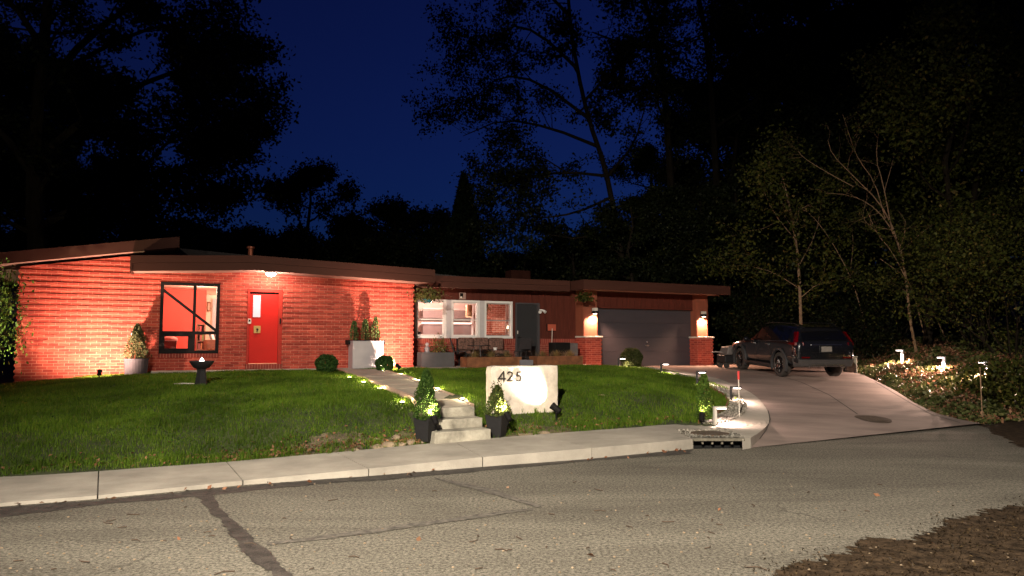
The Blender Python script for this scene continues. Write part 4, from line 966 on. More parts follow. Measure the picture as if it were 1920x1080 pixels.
def stroke(mb, pts, w, y0, y1):
    for p, q in zip(pts[:-1], pts[1:]):
        d = Vector((q[0]-p[0], q[1]-p[1])); L = d.length; d.normalize(); s = Vector((-d.y, d.x))*w/2; e = d*(w*.25)
        mb.extr_y([(p[0]-s.x-e.x, p[1]-s.y-e.y), (q[0]-s.x+e.x, q[1]-s.y+e.y), (q[0]+s.x+e.x, q[1]+s.y+e.y), (p[0]+s.x-e.x, p[1]+s.y-e.y)], y0, y1); y0 -= .0004
arc = lambda cx, cz, r, a0, a1, n=9, sx=1: [(cx+sx*r*math.cos(R(a0+(a1-a0)*i/n)), cz+r*math.sin(R(a0+(a1-a0)*i/n))) for i in range(n+1)]
DG = {'4': [[(.10, .165), (.0, .045), (.128, .045)], [(.10, .165), (.10, 0)]], '2': [arc(.05, .118, .044, 165, -25)+[(.004, .006)], [(.0, .008), (.1, .008)]], '5': [[(.095, .157), (.027, .157), (.016, .092)]+arc(.044, .053, .050, 128, -135, 12)]}
for ch, px in (('4', 934.5), ('2', 951), ('5', 967.5)):
    a_, z_ = PB(px, 715, 11.24); mb = MB(); sc_ = 1.0
    for s in DG[ch]: stroke(mb, [(x*sc_, z*sc_) for x, z in s], .021, -.022, -.003)
    o = mb.build('numeral', M['num'], t); o.location = (a_-sa0, 0, z_-sz0_+.02); o['label'] = 'dark metal numeral '+ch
p = W(PB(1043, 770, 10.95)[0], 10.95); p.z = float(Hlawn(p.x, p.y)); spotlamp(p, W(sa0+sw*.66, 11.25, sz0_+.30), 'black stake spotlight at the right foot of the number stone', POW['sign'], (1, .84, .64), 78, 1.0, None, .20, 1.3)
# bird bath
p = PT(377, 724); hh = (724-677)/F*p.y
t = thing('bird_bath', 'black pedestal bird bath with a glowing fountain on the left lawn', 'bird bath', p, .2)
mb = MB(); n_ = 6; mb.lathe([(.135, -.05), (.125, .02), (.082, hh*.6), (.10, hh-.15)], 6); mb.build('pedestal', M['pot_black'], t)
mb = MB(); mb.lathe([(.07, hh-.16), (.15, hh-.13), (.22, hh-.03), (.225, hh), (.205, hh), (.18, hh-.03), (.05, hh-.05)], 22); mb.build('bowl', M['pot_black'], t, smooth=True)
mb = MB(); mb.lathe([(.195, hh-.03), (.195, hh-.024)], 22); mb.build('water', glassmat('water'), t)
mb = MB(); mb.lathe([(.05, hh-.024), (.055, hh-.01), (.03, hh+.02), (.012, hh+.05), (.004, hh+.065)], 10); mb.build('fountain', emit('fountain_glow', (1, .93, .88), 7), t)
light('POINT', 'fountain_bulb', p+Vector((0, 0, hh+.09)), POW['bird'], (1, .9, .8), t, size=.03)
t = thing('solar_panel_box', 'small upright pale box behind the bird bath pedestal', 'box', PT(364, 723)+Vector((0, .25, 0)), .3); mb = MB(); mb.box(-.06, .06, -.02, .02, -.03, .25); mb.build('box', M['pale'], t, bevel=.005); mb = MB(); mb.box(-.05, .05, -.026, -.02, .03, .23); mb.build('panel', mat('cell_panel', (.28, .25, .2), .4, .1, 6), t)
p = PT(348, 722); o = MB().tube([p+Vector((-.25, 0, .02)), p+Vector((0, -.03, .035)), p+Vector((.2, .02, .02))], .012, 6).build('garden_hose', M['pale']); tag(o, 'short pale hose end lying in the grass left of the bird bath', 'hose')

# ================================================================== rooms' furniture
ZI = FZ
def boxthing(name, lab, cat, px0, py0, px1, py1, b, dep, m, part='body', grp=None):
    a0, a1, z0, z1 = pbx(px0, py0, px1, py1, b); t = thing(name, lab, cat, W(a0, b, z0), A, grp); mb = MB(); mb.box(0, a1-a0, 0, dep, 0, z1-z0); mb.build(part, m, t, bevel=.006); return t, a1-a0, z1-z0
b_ = BA+1.0; a0, a1, z0, z1 = pbx(300, 637, 331, 668, b_)
t = thing('armchair', 'maroon armchair seen through the lower left window pane', 'armchair', W(a0, b_, FZ), A); w = a1-a0; h = z1-FZ
mb = MB(); mb.hexa([(0, 0, .1), (w*.86, 0, .1), (w*.86, .16, .1), (0, .16, .1)], [(-.05, .0, h), (w, 0, h-.02), (w, .2, h-.02), (-.05, .2, h)]); mb.build('backrest', M['leather'], t, bevel=.03)
mb = MB(); mb.box(0, w*.85, .17, .8, .1, .42); mb.build('seat', M['leather'], t, bevel=.04)
for s in (0, w*.85-.12): mb = MB(); mb.box(s, s+.12, .2, .82, .425, .6); mb.build('armrest', M['leather'], t, bevel=.03)
a_, z_ = PB(319, 634, BA+1.3); t = thing('cushion', 'pale pink cushion behind the maroon armchair back', 'cushion', W(a_, BA+1.35, z_-.05), A); mb = MB(); mb.ball((0, 0, 0), .16, 12, 8, (1.2, .5, .7)); mb.build('pillow', mat('pink_fabric', (.5, .2, .17), .9, .1, 8), t, smooth=True)
a0, a1, z0, z1 = pbx(369, 607, 384, 656, BA+2.6); t = thing('bookcase', 'red brown open bookcase seen through the right window panes', 'bookcase', W(a0, BA+2.6, FZ), A); w = a1-a0; h = z1-FZ
mb = MB(); mb.box(0, .03, 0, .3, 0, h); mb.box(w-.03, w, 0, .3, 0, h); mb.box(.03, w-.03, .28, .3, 0, h); mb.build('case', M['wood'], t)
for i in range(6): mb = MB(); mb.box(.03, w-.03, 0, .279, i*(h-.03)/5, i*(h-.03)/5+.025); mb.build('shelf', M['wood'], t)
for i in range(10):
    k = rnd.randint(1, 4); x = .04+rnd.random()*(w-.12); o = MB().box(0, .035+.03*rnd.random(), 0, .2, 0, .17).build('book', mat('book_%s' % 'cover', (rnd.uniform(.1, .5), rnd.uniform(.03, .2), .05), .7, .1, 4)); o.location = W(a0+x, BA+2.62, FZ+k*(h-.03)/5+.026); o.rotation_euler.z = A; tag(o, 'small book on a shelf of the red brown bookcase', 'book', 'books on the bookcase shelves')
t, w, h = boxthing('sideboard', 'brown wooden sideboard behind the lower right window pane', 'sideboard', 383, 637, 408, 672, BA+2.0, .4, M['wood'])
for i in range(2): mb = MB(); mb.box(.03+i*(w/2), w/2-.02+i*(w/2), -.015, 0, .1, h-.05); d_ = mb.build('door', M['wood'], t); mb = MB(); mb.ball((w/2-.05+i*.1, -.025, h/2), .015); mb.build('knob', M['brass'], d_)
for i, (px, c_) in enumerate(((394, .02), (399, .6), (403.5, .03))):
    a_, z_ = PB(px, 637, BA+2.1); o = MB().hexa([(0, 0, 0), (.09, 0, 0), (.09, .02, 0), (0, .02, 0)], [(-.05, .08, .17), (.04, .08, .17), (.04, .1, .17), (-.05, .1, .17)]).build('picture_card', mat('card_%d' % 0, (c_, c_*.9, c_*.85), .6, .1, 4)); o.location = W(a_, BA+2.1, z_+.002); o.rotation_euler.z = A; tag(o, ('black', 'white', 'black narrow')[i]+' card leaning on the sideboard '+('at left', 'in the middle', 'at right')[i], 'card')
a0, a1, z0, z1 = pbx(388.5, 566, 394.5, 584, BA+5.58); t = thing('picture', 'small framed picture on the cream wall behind the upper right pane', 'picture', W(a0, BA+5.56, z0), A); w = a1-a0; h = z1-z0
mb = MB(); mb.box(0, w, 0, .03, 0, h); mb.build('frame', M['wood'], t); mb = MB(); mb.box(.03, w-.03, -.004, 0, .04, h-.04); mb.build('print', mat('faded_print', (.55, .35, .28), .7, .15, 6), t)
a0, a1, z0, z1 = pbx(399, 560, 410, 640, BA+5.56); t = thing('inner_door', 'pale grey interior door behind the upper right pane', 'door', W(a0, BA+5.56, FZ), A); w = a1-a0; h = z1-FZ
mb = MB(); mb.box(0, w, 0, .04, 0, h); mb.build('leaf', mat('grey_door', (.4, .36, .38), .6, .05, 3), t); mb = MB(); mb.ball((.06, -.03, 1.0), .03); mb.build('knob', M['brass'], t)
light('POINT', 'room_ceiling_bulb', W(1.0, BA+1.5, 3.05), POW['room'], (1, .58, .42), house, size=.15)
light('POINT', 'hall_ceiling_bulb', W(2.8, BA+4.6, 3.0), POW['room']*.6, (1, .72, .55), house, size=.15)
# kitchen
a_, z_ = PB(879, 572, BR+1.2); z2_ = PB(879, 594, BR+1.2)[1]; t = thing('pendant_lamp', 'copper brown drum pendant lamp inside the middle kitchen window', 'lamp', W(a_, BR+1.2, z2_), A); h = z_-z2_
mb = MB(); mb.lathe([(.115, 0), (.115, h)], 18); mb.build('shade', mat('bronze_mesh', (.25, .12, .05), .5, .3, 30), t)
mb = MB(); mb.tube([(0, 0, h), (0, 0, 3.1-z2_)], .006, 6); mb.build('cord', M['black'], t)
mb = MB(); mb.lathe([(.10, -.01), (.10, -.003)], 16); mb.build('diffuser', emit('pendant_glow', (1, .7, .4), 2), t)
light('POINT', 'kitchen_ceiling_bulb', W(8.3, BR+1.5, 2.95), POW['kitchen'], (1, .64, .52), house, size=.2)
a_, z_ = PB(913, 576, BR+.35); t = thing('hanging_plant', 'small trailing plant hanging inside the right kitchen window', 'plant', W(a_, BR+.35, z_), A); g = np.random.default_rng(3)
P = g.normal(size=(130, 3))*np.array([.045, .05, .10]); leafmesh('foliage', P, .05, M['leafmid'], t, seed=2); mb = MB(); mb.tube([(0, 0, 0), (0, 0, .16)], .005, 5); mb.build('cord', M['black'], t)
t, w, h = boxthing('kettle_box', 'small black appliance on the sill of the left kitchen window', 'appliance', 783.5, 622, 789, 632, BR+.25, .15, M['black']); mb = MB(); mb.box(.02, w-.02, -.006, 0, h*.4, h*.8); mb.build('front', M['darkmetal'], t)
a_, z_ = PB(953, 613, BR+1.2); t = thing('table_lamp', 'small lit table lamp at the right edge of the right kitchen window', 'lamp', W(a_, BR+1.2, z_-.12), A); mb = MB(); mb.lathe([(.06, .06), (.04, .16)], 12); mb.build('lamp_shade', emit('small_shade_glow', (1, .75, .5), 3), t); mb = MB(); mb.lathe([(.04, -.02), (.012, 0), (.012, .059)], 10); mb.build('base', M['brass'], t)

# ================================================================== patio
FP = FZ-.012
def chairleg(mb, x0, y0, x1, y1, z1, r=.012): mb.tube([(x0, y0, 0), (x1, y1, z1)], r, 6)
a0, z0 = PB(771, 689, 19.75); a1, z1 = PB(822, 663, 19.75)
t = thing('garden_trough', 'low grey rectangular trough at the corner of the front brick wall', 'planter', W(6.72, 19.65, FP), A); w = 1.0; h = .42
mb = MB(); mb.box(0, w, 0, .03, 0, h); mb.box(0, w, .37, .4, 0, h); mb.box(0, .03, .03, .37, 0, h); mb.box(w-.03, w, .03, .37, 0, h); mb.build('shell', M['trough'], t); mb = MB(); mb.box(.03, w-.03, .03, .37, .02, h-.06); mb.build('soil', SOILP, t)
g = np.random.default_rng(8); t = thing('leafy_plant', 'thin yellow green shrub growing in the grey trough', 'plant', W(7.35, 19.85, FP+h-.06), A); P = g.normal(size=(260, 3))*np.array([.16, .10, .15])+np.array([0, 0, .2]); P[:, 2] = np.abs(P[:, 2]); leafmesh('foliage', P, .07, leafmat('yellow_leaf', (.12, .11, .03), (.22, .19, .06), trans=.2), t, seed=4)
mb = MB()
for k in range(6): mb.tube([(0, 0, -.02), (P[k][0]*.6, P[k][1]*.6, .2), (P[k][0], P[k][1], P[k][2]+.1)], .005, 5)
mb.build('stems', M['bark'], t)
a_, z_ = PB(780, 655, 20.2); t = thing('garden_statue', 'small pale figure ornament on the trough by the wall corner', 'ornament', W(6.95, 19.85, FP+h-.06), A); mb = MB(); mb.lathe([(.09, 0), (.10, .05), (.06, .1), (.075, .18), (.04, .24)], 10); mb.build('torso', mat('grey_stoneware', (.22, .21, .23), .8, .2, 6), t); mb = MB(); mb.ball((0, 0, .29), .055); mb.build('head', mat('grey_stoneware2', (.3, .28, .3), .8, .2, 6), t)
# bistro chairs and table
def patio_chair(lab, loc, rz, m, grp):
    t = thing('patio_chair', lab, 'chair', loc, rz, grp)
    mb = MB(); mb.box(-.21, .21, -.2, .2, .43, .455); mb.build('seat', m, t, bevel=.01)
    mb = MB(); mb.hexa([(-.2, .17, .5), (.2, .17, .5), (.2, .2, .5), (-.2, .2, .5)], [(-.19, .26, .84), (.19, .26, .84), (.19, .29, .84), (-.19, .29, .84)]); mb.build('backrest', m, t)
    for sx in (-1, 1):
        for sy in (-1, 1):
            mb = MB(); pth = [(sx*.24, sy*.25, 0), (sx*.19, sy*.18, .43)] if sy < 0 else [(sx*.24, .28, 0), (sx*.19, .18, .44), (sx*.19, .29, .85)]; mb.tube(pth, .012, 6); mb.build('leg', M['darkmetal'], t)
    return t
patio_chair('dark metal patio chair beside the grey side door, its back to the door', W(10.05, 19.85, FP), A-.9, M['darkmetal'], 'dark patio chairs')
patio_chair('dark metal patio chair left of the patterned bench', W(8.0, 19.95, FP), A+1.2, M['darkmetal'], 'dark patio chairs')
t = thing('patio_table', 'small round dark table before the patterned bench', 'table', W(8.42, 19.5, FP), A); mb = MB(); mb.lathe([(.32, .60), (.33, .61), (.33, .625)], 22); mb.build('tabletop', M['darkmetal'], t)
for k in range(3):
    q = k*2.1+.4; mb = MB(); mb.tube([(.3*math.cos(q), .3*math.sin(q), 0), (.12*math.cos(q), .12*math.sin(q), .6)], .013, 6); mb.build('leg', M['steel'] if k else M['darkmetal'], t)
t = thing('bench', 'long outdoor bench with dark patterned cushions under the kitchen windows', 'bench', W(8.2, BR-.78, FP), A); w = 1.55
mb = MB(); mb.box(0, w, 0, .6, .30, .36); mb.build('seat', M['darkmetal'], t)
for x in (.05, w-.09):
    for y in (.04, .52): mb = MB(); mb.box(x, x+.04, y, y+.04, 0, .299); mb.build('leg', M['darkmetal'], t)
mb = MB(); mb.box(0, w, .56, .6, .361, .82); mb.build('backrest', M['darkmetal'], t)
for k in range(3): mb = MB(); mb.box(.02+k*w/3, (k+1)*w/3-.01, .44, .555, .48, .86); mb.build('back_cushion', M['fabric'], t, bevel=.04); mb = MB(); mb.box(.02+k*w/3, (k+1)*w/3-.01, .02, .435, .362, .47); mb.build('seat_cushion', M['fabric'], t, bevel=.03)
for i, (px, py, b, lab) in enumerate(((832, 656, 20.3, 'white cup on the arm side table left of the bench'), (928.5, 654, 20.4, 'white pot on the low stand right of the bench'))):
    a_, z_ = PB(px, py, b); t = thing('side_stand', ('slim black stand left of the bench', 'slim black stand right of the bench')[i], 'stand', W(a_, b, FP), A); mb = MB(); zz_ = z_-FP-.06; mb.lathe([(.13, zz_-.02), (.13, zz_)], 12); mb.build('top', M['black'], t)
    for k in range(3): mb = MB(); q = k*2.1; mb.tube([(.13*math.cos(q), .13*math.sin(q), 0), (.1*math.cos(q), .1*math.sin(q), zz_-.02)], .009, 5); mb.build('leg', M['black'], t)
    t = thing('white_pot', lab, 'pot', W(a_, b, FP+zz_), A); mb = MB(); mb.lathe([(.05, 0), (.065, .1), (.06, .1), (.05, .02)], 14); mb.build('cup', M['white'], t); mb = MB(); mb.lathe([(.055, .085), (.055, .09)], 12); mb.build('soil', SOILP, t)
# rusty steel beds with dry grass
def tufts(P0, n, h, spread, seed, m):
    g = np.random.default_rng(seed); ang = g.uniform(0, 6.28, n); rad = np.abs(g.normal(size=n))*spread; hh = h*g.uniform(.5, 1.1, n)
    b0 = P0+np.stack([rad*np.cos(ang)*.5, rad*np.sin(ang)*.5, np.zeros(n)], 1); tip = P0+np.stack([rad*np.cos(ang)*1.8, rad*np.sin(ang)*1.8, hh], 1)
    s = np.stack([-np.sin(ang), np.cos(ang), np.zeros(n)], 1)*.004
    return np.stack([b0-s, b0+s, tip], 1).reshape(-1, 3)
for lab, lab2, (x0, x1), py0, b0, sd, gr in (('long rusty steel planter bed left of the side door', 'dry ornamental grass in the left rusty planter bed', (876, 978), 670, 19.02, 5, 3), ('rusty steel planter bed between side door and garage pillar', 'dry ornamental grass in the right rusty planter bed', (1007, 1093), 668, 19.25, 6, 3)):
    a0, zt = PB(x0, py0, b0); a1, _ = PB(x1, py0, b0); t = thing('planter_bed', lab, 'planter', W(a0, b0, FP), A, 'rusty steel planter beds'); w = a1-a0; h = zt-FP
    mb = MB(); mb.box(0, w, 0, .02, -.2, h); mb.box(0, w, .5, .52, -.2, h); mb.box(0, .02, .02, .5, -.2, h); mb.box(w-.02, w, .02, .5, -.2, h); mb.build('shell', M['corten'], t); mb = MB(); mb.box(.02, w-.02, .02, .5, 0, h-.04); mb.build('soil', SOILP, t)
    v = []
    for k in range(gr):
        t2 = thing('grass_tuft', lab2+', '+('left clump', 'middle clump', 'right clump')[k], 'grass', W(a0+w*(.2+.3*k), b0+.25, FP+h-.04), A, 'dry grass clumps in the rusty beds')
        vv = tufts(np.array([0, 0, 0.]), 380, .24, .11, sd*10+k, None); rawmesh('blades', vv, 3, len(vv)//3, M['grass_dry'], t2)
        mb = MB(); mb.lathe([(.06, -.01), (.04, .03)], 8); mb.build('crown', SOILP, t2)
a0, a1, z0, z1 = pbx(976, 675, 1000, 686, 18.95); t = thing('paving_block', 'pale grey concrete block before the grey side door', 'block', W(a0, 18.95, FP), A); mb = MB(); mb.box(0, a1-a0, 0, .3, 0, z1-FP); mb.build('block', M['pot_grey'], t, bevel=.008)
# grill
a0, zt = PB(1041, 642, 19.9); a1, _ = PB(1084, 642, 19.9); t = thing('barbecue_grill', 'black boxy barbecue with grey side panel behind the right planter bed', 'grill', W(a0, 19.9, FP), A); w = a1-a0; h = zt-FP
mb = MB(); mb.box(0, w*.66, 0, .45, .12, h); mb.build('body', M['black'], t, bevel=.02); mb = MB(); mb.box(w*.67, w, .02, .43, .12, h-.02); mb.build('side_panel', mat('grill_grey', (.10, .09, .095), .5, .2, 6), t)
for x in (.04, w-.08):
    for y in (.03, .38): mb = MB(); mb.box(x, x+.04, y, y+.04, 0, .12); mb.build('leg', M['black'], t)
a_, z_ = PB(1049, 618, 20.0); t = thing('umbrella_pole', 'thin pale pole standing behind the black barbecue', 'pole', W(PB(1046, 640, 20.0)[0], 20.45, FP), A); mb = MB(); zt = PB(1049, 616, 20.45)[1]-FP; mb.tube([(0, 0, 0), (.05, 0, zt)], .012, 6); mb.build('shaft', M['pale'], t); mb = MB(); mb.lathe([(.12, 0), (.10, .04)], 12); mb.build('foot', M['black'], t)
# hanging baskets under the eaves
def hanging(lab, px, py, b, r, n, ch, seed, m, spread, long=0):
    a_, z_ = PB(px, py, b); t = thing('hanging_basket', lab, 'hanging plant', W(a_, b, z_), A); mb = MB(); mb.lathe([(r*.55, -r*.7), (r*.9, -.02), (r, 0), (r-.02, 0), (r-.03, -.05)], 16); mb.build('pot', ch, t, smooth=False)
    g = np.random.default_rng(seed); V = g.normal(size=(n, 3))*np.array([spread, spread, spread*.55])+np.array([0, 0, spread*.55]); V[:, 2] = np.where(V[:, 2] < -.1, .05, V[:, 2]); leafmesh('foliage', V, .075, m, t, seed=seed)
    for k in range(3): q = k*2.1; mb = MB(); mb.tube([(r*.9*math.cos(q), r*.9*math.sin(q), 0), (0, 0, 3.30-z_)], .006, 5); mb.build('chain', M['darkmetal'], t)
    if long:
        Q = []; D = []
        for k in range(26):
            aa = g.uniform(-.5, 1.0); d_ = np.array([math.sin(aa), g.normal()*.4, 1.0+g.uniform(-.3, .2)]); L_ = g.uniform(.45, .75)
            for q in np.linspace(.1, 1, 9): Q.append(d_*q*L_*.8-np.array([0, 0, .5*q*q*L_])+np.array([.55*q*L_*math.sin(aa), 0, 0])); D.append(d_)
        leafmesh('fronds', np.array(Q), .10, mat('dry_frond', (.12, .055, .03), .8, .3, 6), t, seed=seed, dirs=np.array(D), asp=.22)
    return t
hanging('teal hanging pot with bushy plant at the right end of the porch eave', 802, 561, 19.45, .15, 750, M['teal'], 71, leafmat('hang_leaf', (.07, .085, .025), (.17, .17, .06), trans=.25), .19, 1)
hanging('dark hanging basket under the eave left of the garage', 1096, 562, 19.95, .13, 420, M['black'], 72, M['leafmid'], .14)
# ================================================================== the car
rl, fl = PT(1467, 706), PT(1384, 691.5)
hd = Vector((fl.x-rl.x, fl.y-rl.y)).normalized(); rz_ = math.atan2(-hd.x, hd.y)
right = Vector((hd.y, -hd.x)); TR = .80
zr = .70; pitch = math.atan2(fl.z-rl.z, 2.75)
TR *= .94; cx, cy = rl.x+right.x*TR, rl.y+right.y*TR
car = thing('parked_car', 'dark grey sport utility car parked on the driveway, seen from behind', 'car', (cx, cy, rl.z), rz_)
car.rotation_euler = (pitch, 0, rz_); car.scale = (.94, .94, .94)
# stations: y, z_bottom, half width bottom, z_mid, half width mid, z_belt, half width belt, z_roof, half width roof
ST = [(-1.00, .42, .70, .62, .80, .98, .76, 1.00, .70), (-.96, .36, .80, .60, .89, 1.04, .84, 1.10, .74), (-.86, .34, .84, .62, .925, 1.06, .885, 1.30, .72), (-.68, .32, .86, .64, .93, 1.06, .90, 1.62, .64), (-.45, .30, .86, .64, .93, 1.05, .90, 1.655, .635), (0, .28, .86, .64, .925, 1.04, .90, 1.68, .64),
      (.6, .26, .86, .62, .92, 1.02, .90, 1.70, .645), (1.2, .26, .86, .62, .92, 1.0, .895, 1.685, .64), (1.65, .26, .86, .62, .92, .99, .89, 1.62, .62), (2.05, .27, .86, .62, .92, .985, .885, 1.34, .66), (2.40, .28, .86, .62, .92, .98, .88, 1.06, .74), (2.8, .28, .85, .62, .915, .955, .865, 1.0, .72), (3.2, .29, .83, .60, .90, .90, .84, .95, .68), (3.45, .30, .78, .58, .86, .83, .79, .87, .62), (3.62, .34, .68, .55, .74, .74, .68, .78, .5)]
ST = [(q[0], q[1], q[2]*.97, q[3], q[4]*.97, q[5], q[6]*.97, q[7]-(.14 if q[7] > 1.25 else 0), q[8]*.97) for q in ST]
ST[-2:] = [(3.45, .30, .80, .58, .875, .84, .82, .89, .66), (3.62, .32, .74, .55, .81, .79, .76, .84, .6), (3.72, .38, .62, .55, .68, .72, .62, .76, .5)]
def interp(y):
    y = min(max(y, ST[0][0]), ST[-1][0])
    for s0, s1 in zip(ST[:-1], ST[1:]):
        if s0[0] <= y <= s1[0]:
            t = (y-s0[0])/(s1[0]-s0[0]); return [q0+(q1-q0)*t for q0, q1 in zip(s0, s1)]
def ring(y):
    _, zb, wb, zm, wm, zl, wl_, zt, wt = interp(y)
    half = [(0, zb), (wb*.8, zb), (wb, zb+.05), (wm*.985, (zb+.05+zm)/2), (wm, zm), ((wm+wl_)/2+.01, (zm+zl)/2+.02), (wl_, zl), ((wl_*.45+wt*.55), zl+(zt-zl)*.55), (wt+.01, zt-.045 if zt-zl > .1 else zl+(zt-zl)*.6), (wt*.8, zt-.006), (0, zt+.012)]
    return [(x, y, z) for x, z in half]+[(-x, y, z) for x, z in half[-2:0:-1]]
ys_ = sorted(set([s[0] for s in ST]+list(np.arange(-.9, 3.6, .15))))
mb = MB(); rings = [ring(y) for y in ys_]; k = len(rings[0])
for r_ in rings: mb.v += r_
for i in range(len(rings)-1):
    for j in range(k): mb.f.append((i*k+j, i*k+(j+1) % k, (i+1)*k+(j+1) % k, (i+1)*k+j))
mb.f.append(tuple(range(k))); mb.f.append(tuple((len(rings)-1)*k+j for j in reversed(range(k))))
body = mb.build('body', M['carpaint'], car, smooth=True)
cut = MB()
WH = .36
for y in (0, 2.72):
    for s in (-1, 1):
        pr = [(y+.43*math.cos(t), WH+.43*math.sin(t)) for t in np.linspace(0, 2*math.pi, 28)[:-1]]
        cut.hexa([(s*.58, yy, zz_) for yy, zz_ in pr], [(s*1.1, yy, zz_) for yy, zz_ in pr])
co = cut.build('wheel_cutter', None, car); mo = body.modifiers.new('b', 'BOOLEAN'); mo.object = co; mo.operation = 'DIFFERENCE'; mo.solver = 'EXACT'
bpy.context.view_layer.update(); dg = bpy.context.evaluated_depsgraph_get(); nm = bpy.data.meshes.new_from_object(body.evaluated_get(dg)); body.modifiers.clear(); body.data = nm; bpy.data.objects.remove(co, do_unlink=True)
if not nm.materials: nm.materials.append(M['carpaint'])
nm.materials[0] = M['carpaint']
# cladding: sills, arches, bumpers
for s in (-1, 1):
    mb = MB(); mb.hexa([(s*.84, .44, .22), (s*.93, .44, .26), (s*.93, 2.28, .26), (s*.84, 2.28, .22)], [(s*.84, .44, .36), (s*.928, .44, .36), (s*.928, 2.28, .36), (s*.84, 2.28, .36)]); mb.build('sill', M['carblack'], car)
    for y in (0, 2.72):
        ts = np.linspace(-.12*math.pi, 1.12*math.pi, 18); mb = MB()
        for t0, t1 in zip(ts[:-1], ts[1:]):
            q = lambda t, r, x: (s*x, y+r*math.cos(t), WH+r*math.sin(t))
            mb.hexa([q(t0, .425, .88), q(t0, .49, .88), q(t1, .49, .88), q(t1, .425, .88)], [q(t0, .425, .938), q(t0, .485, .932), q(t1, .485, .932), q(t1, .425, .938)])
        mb.build('wheel_arch', mat('arch_plastic', (.03, .029, .032), .6, .1, 10), car)
def wheel(x, y, s):
    t = MB(); ax_ = Vector((s, 0, 0)); pr = [(.24, .10), (.335, .115), (.358, .09), (.362, 0), (.358, -.09), (.335, -.11), (.24, -.10)]
    n = 30
    for i, (r, d) in enumerate(pr):
        for j in range(n): q = 2*math.pi*j/n; t.v.append((x+s*d, y+r*math.cos(q), WH+r*math.sin(q)))
    for i in range(len(pr)-1):
        for j in range(n): a0 = i*n+j; b0 = i*n+(j+1) % n; t.f.append((a0, b0, b0+n, a0+n))
    wo = t.build('wheel', M['tyre'], car, smooth=True)
    m2 = MB()
    for j in range(10):
        q = 2*math.pi*j/10+(.09 if j % 2 else -.09); q2 = 2*math.pi*(j//2)/5
        c0 = (x+s*.075, y+.05*math.cos(q), WH+.05*math.sin(q)); c1 = (x+s*.10, y+.15*math.cos(q), WH+.15*math.sin(q)); c2 = (x+s*.10, y+.245*math.cos(q*1.0), WH+.245*math.sin(q*1.0)); m2.tube([c0, c1, c2], [.022, .016, .014], 5)
    for rr in (.245,):
        for j in range(30):
            q0, q1 = 2*math.pi*j/30, 2*math.pi*(j+1)/30; m2.tube([(x+s*.10, y+rr*math.cos(q0), WH+rr*math.sin(q0)), (x+s*.10, y+rr*math.cos(q1), WH+rr*math.sin(q1))], .014, 5, False)
    m2.tube([(x+s*.06, y, WH), (x+s*.105, y, WH)], [.05, .045], 12); m2.build('rim', mat('dark_alloy', (.16, .15, .15), .25, .1, 9, metal=1), wo)
    m3 = MB(); m3.tube([(x-s*.02, y, WH), (x+s*.01, y, WH)], [.235, .235], 20); m3.build('hub', M['carblack'], wo)
for y in (0, 2.72):
    for s in (-1, 1): wheel(s*.80, y, s)
# glass: quads laid on the sides between belt and roof
def side_pt(y, f, s, off=.006):
    _, zb, wb, zm, wm, zl, wl_, zt, wt = interp(y); zA, wA = zl, wl_; zB, wB = zl+(zt-zl)*.55, wl_*.45+wt*.55; zC, wC = zt-.045, wt+.01
    if f < .55: t = f/.55; w, z = wA+(wB-wA)*t, zA+(zB-zA)*t
    else: t = (f-.55)/.45; w, z = wB+(wC-wB)*t, zB+(zC-zB)*t
    return (s*(w+off), y, z+off*.4)
def glasspatch(name, yb0, yb1, yt0, yt1, s, m=None, f0=.06, f1=.9):
    mb = MB(); n, q = 7, 5
    for i in range(n+1):
        for j in range(q+1):
            f = f0+(f1-f0)*j/q; y0 = yb0+(yt0-yb0)*j/q; y1 = yb1+(yt1-yb1)*j/q; mb.v.append(side_pt(y0+(y1-y0)*i/n, f, s))
    for i in range(n):
        for j in range(q): mb.f.append((i*(q+1)+j, i*(q+1)+j+1, (i+1)*(q+1)+j+1, (i+1)*(q+1)+j))
    return mb.build(name, m or M['carglass'], car, smooth=True)
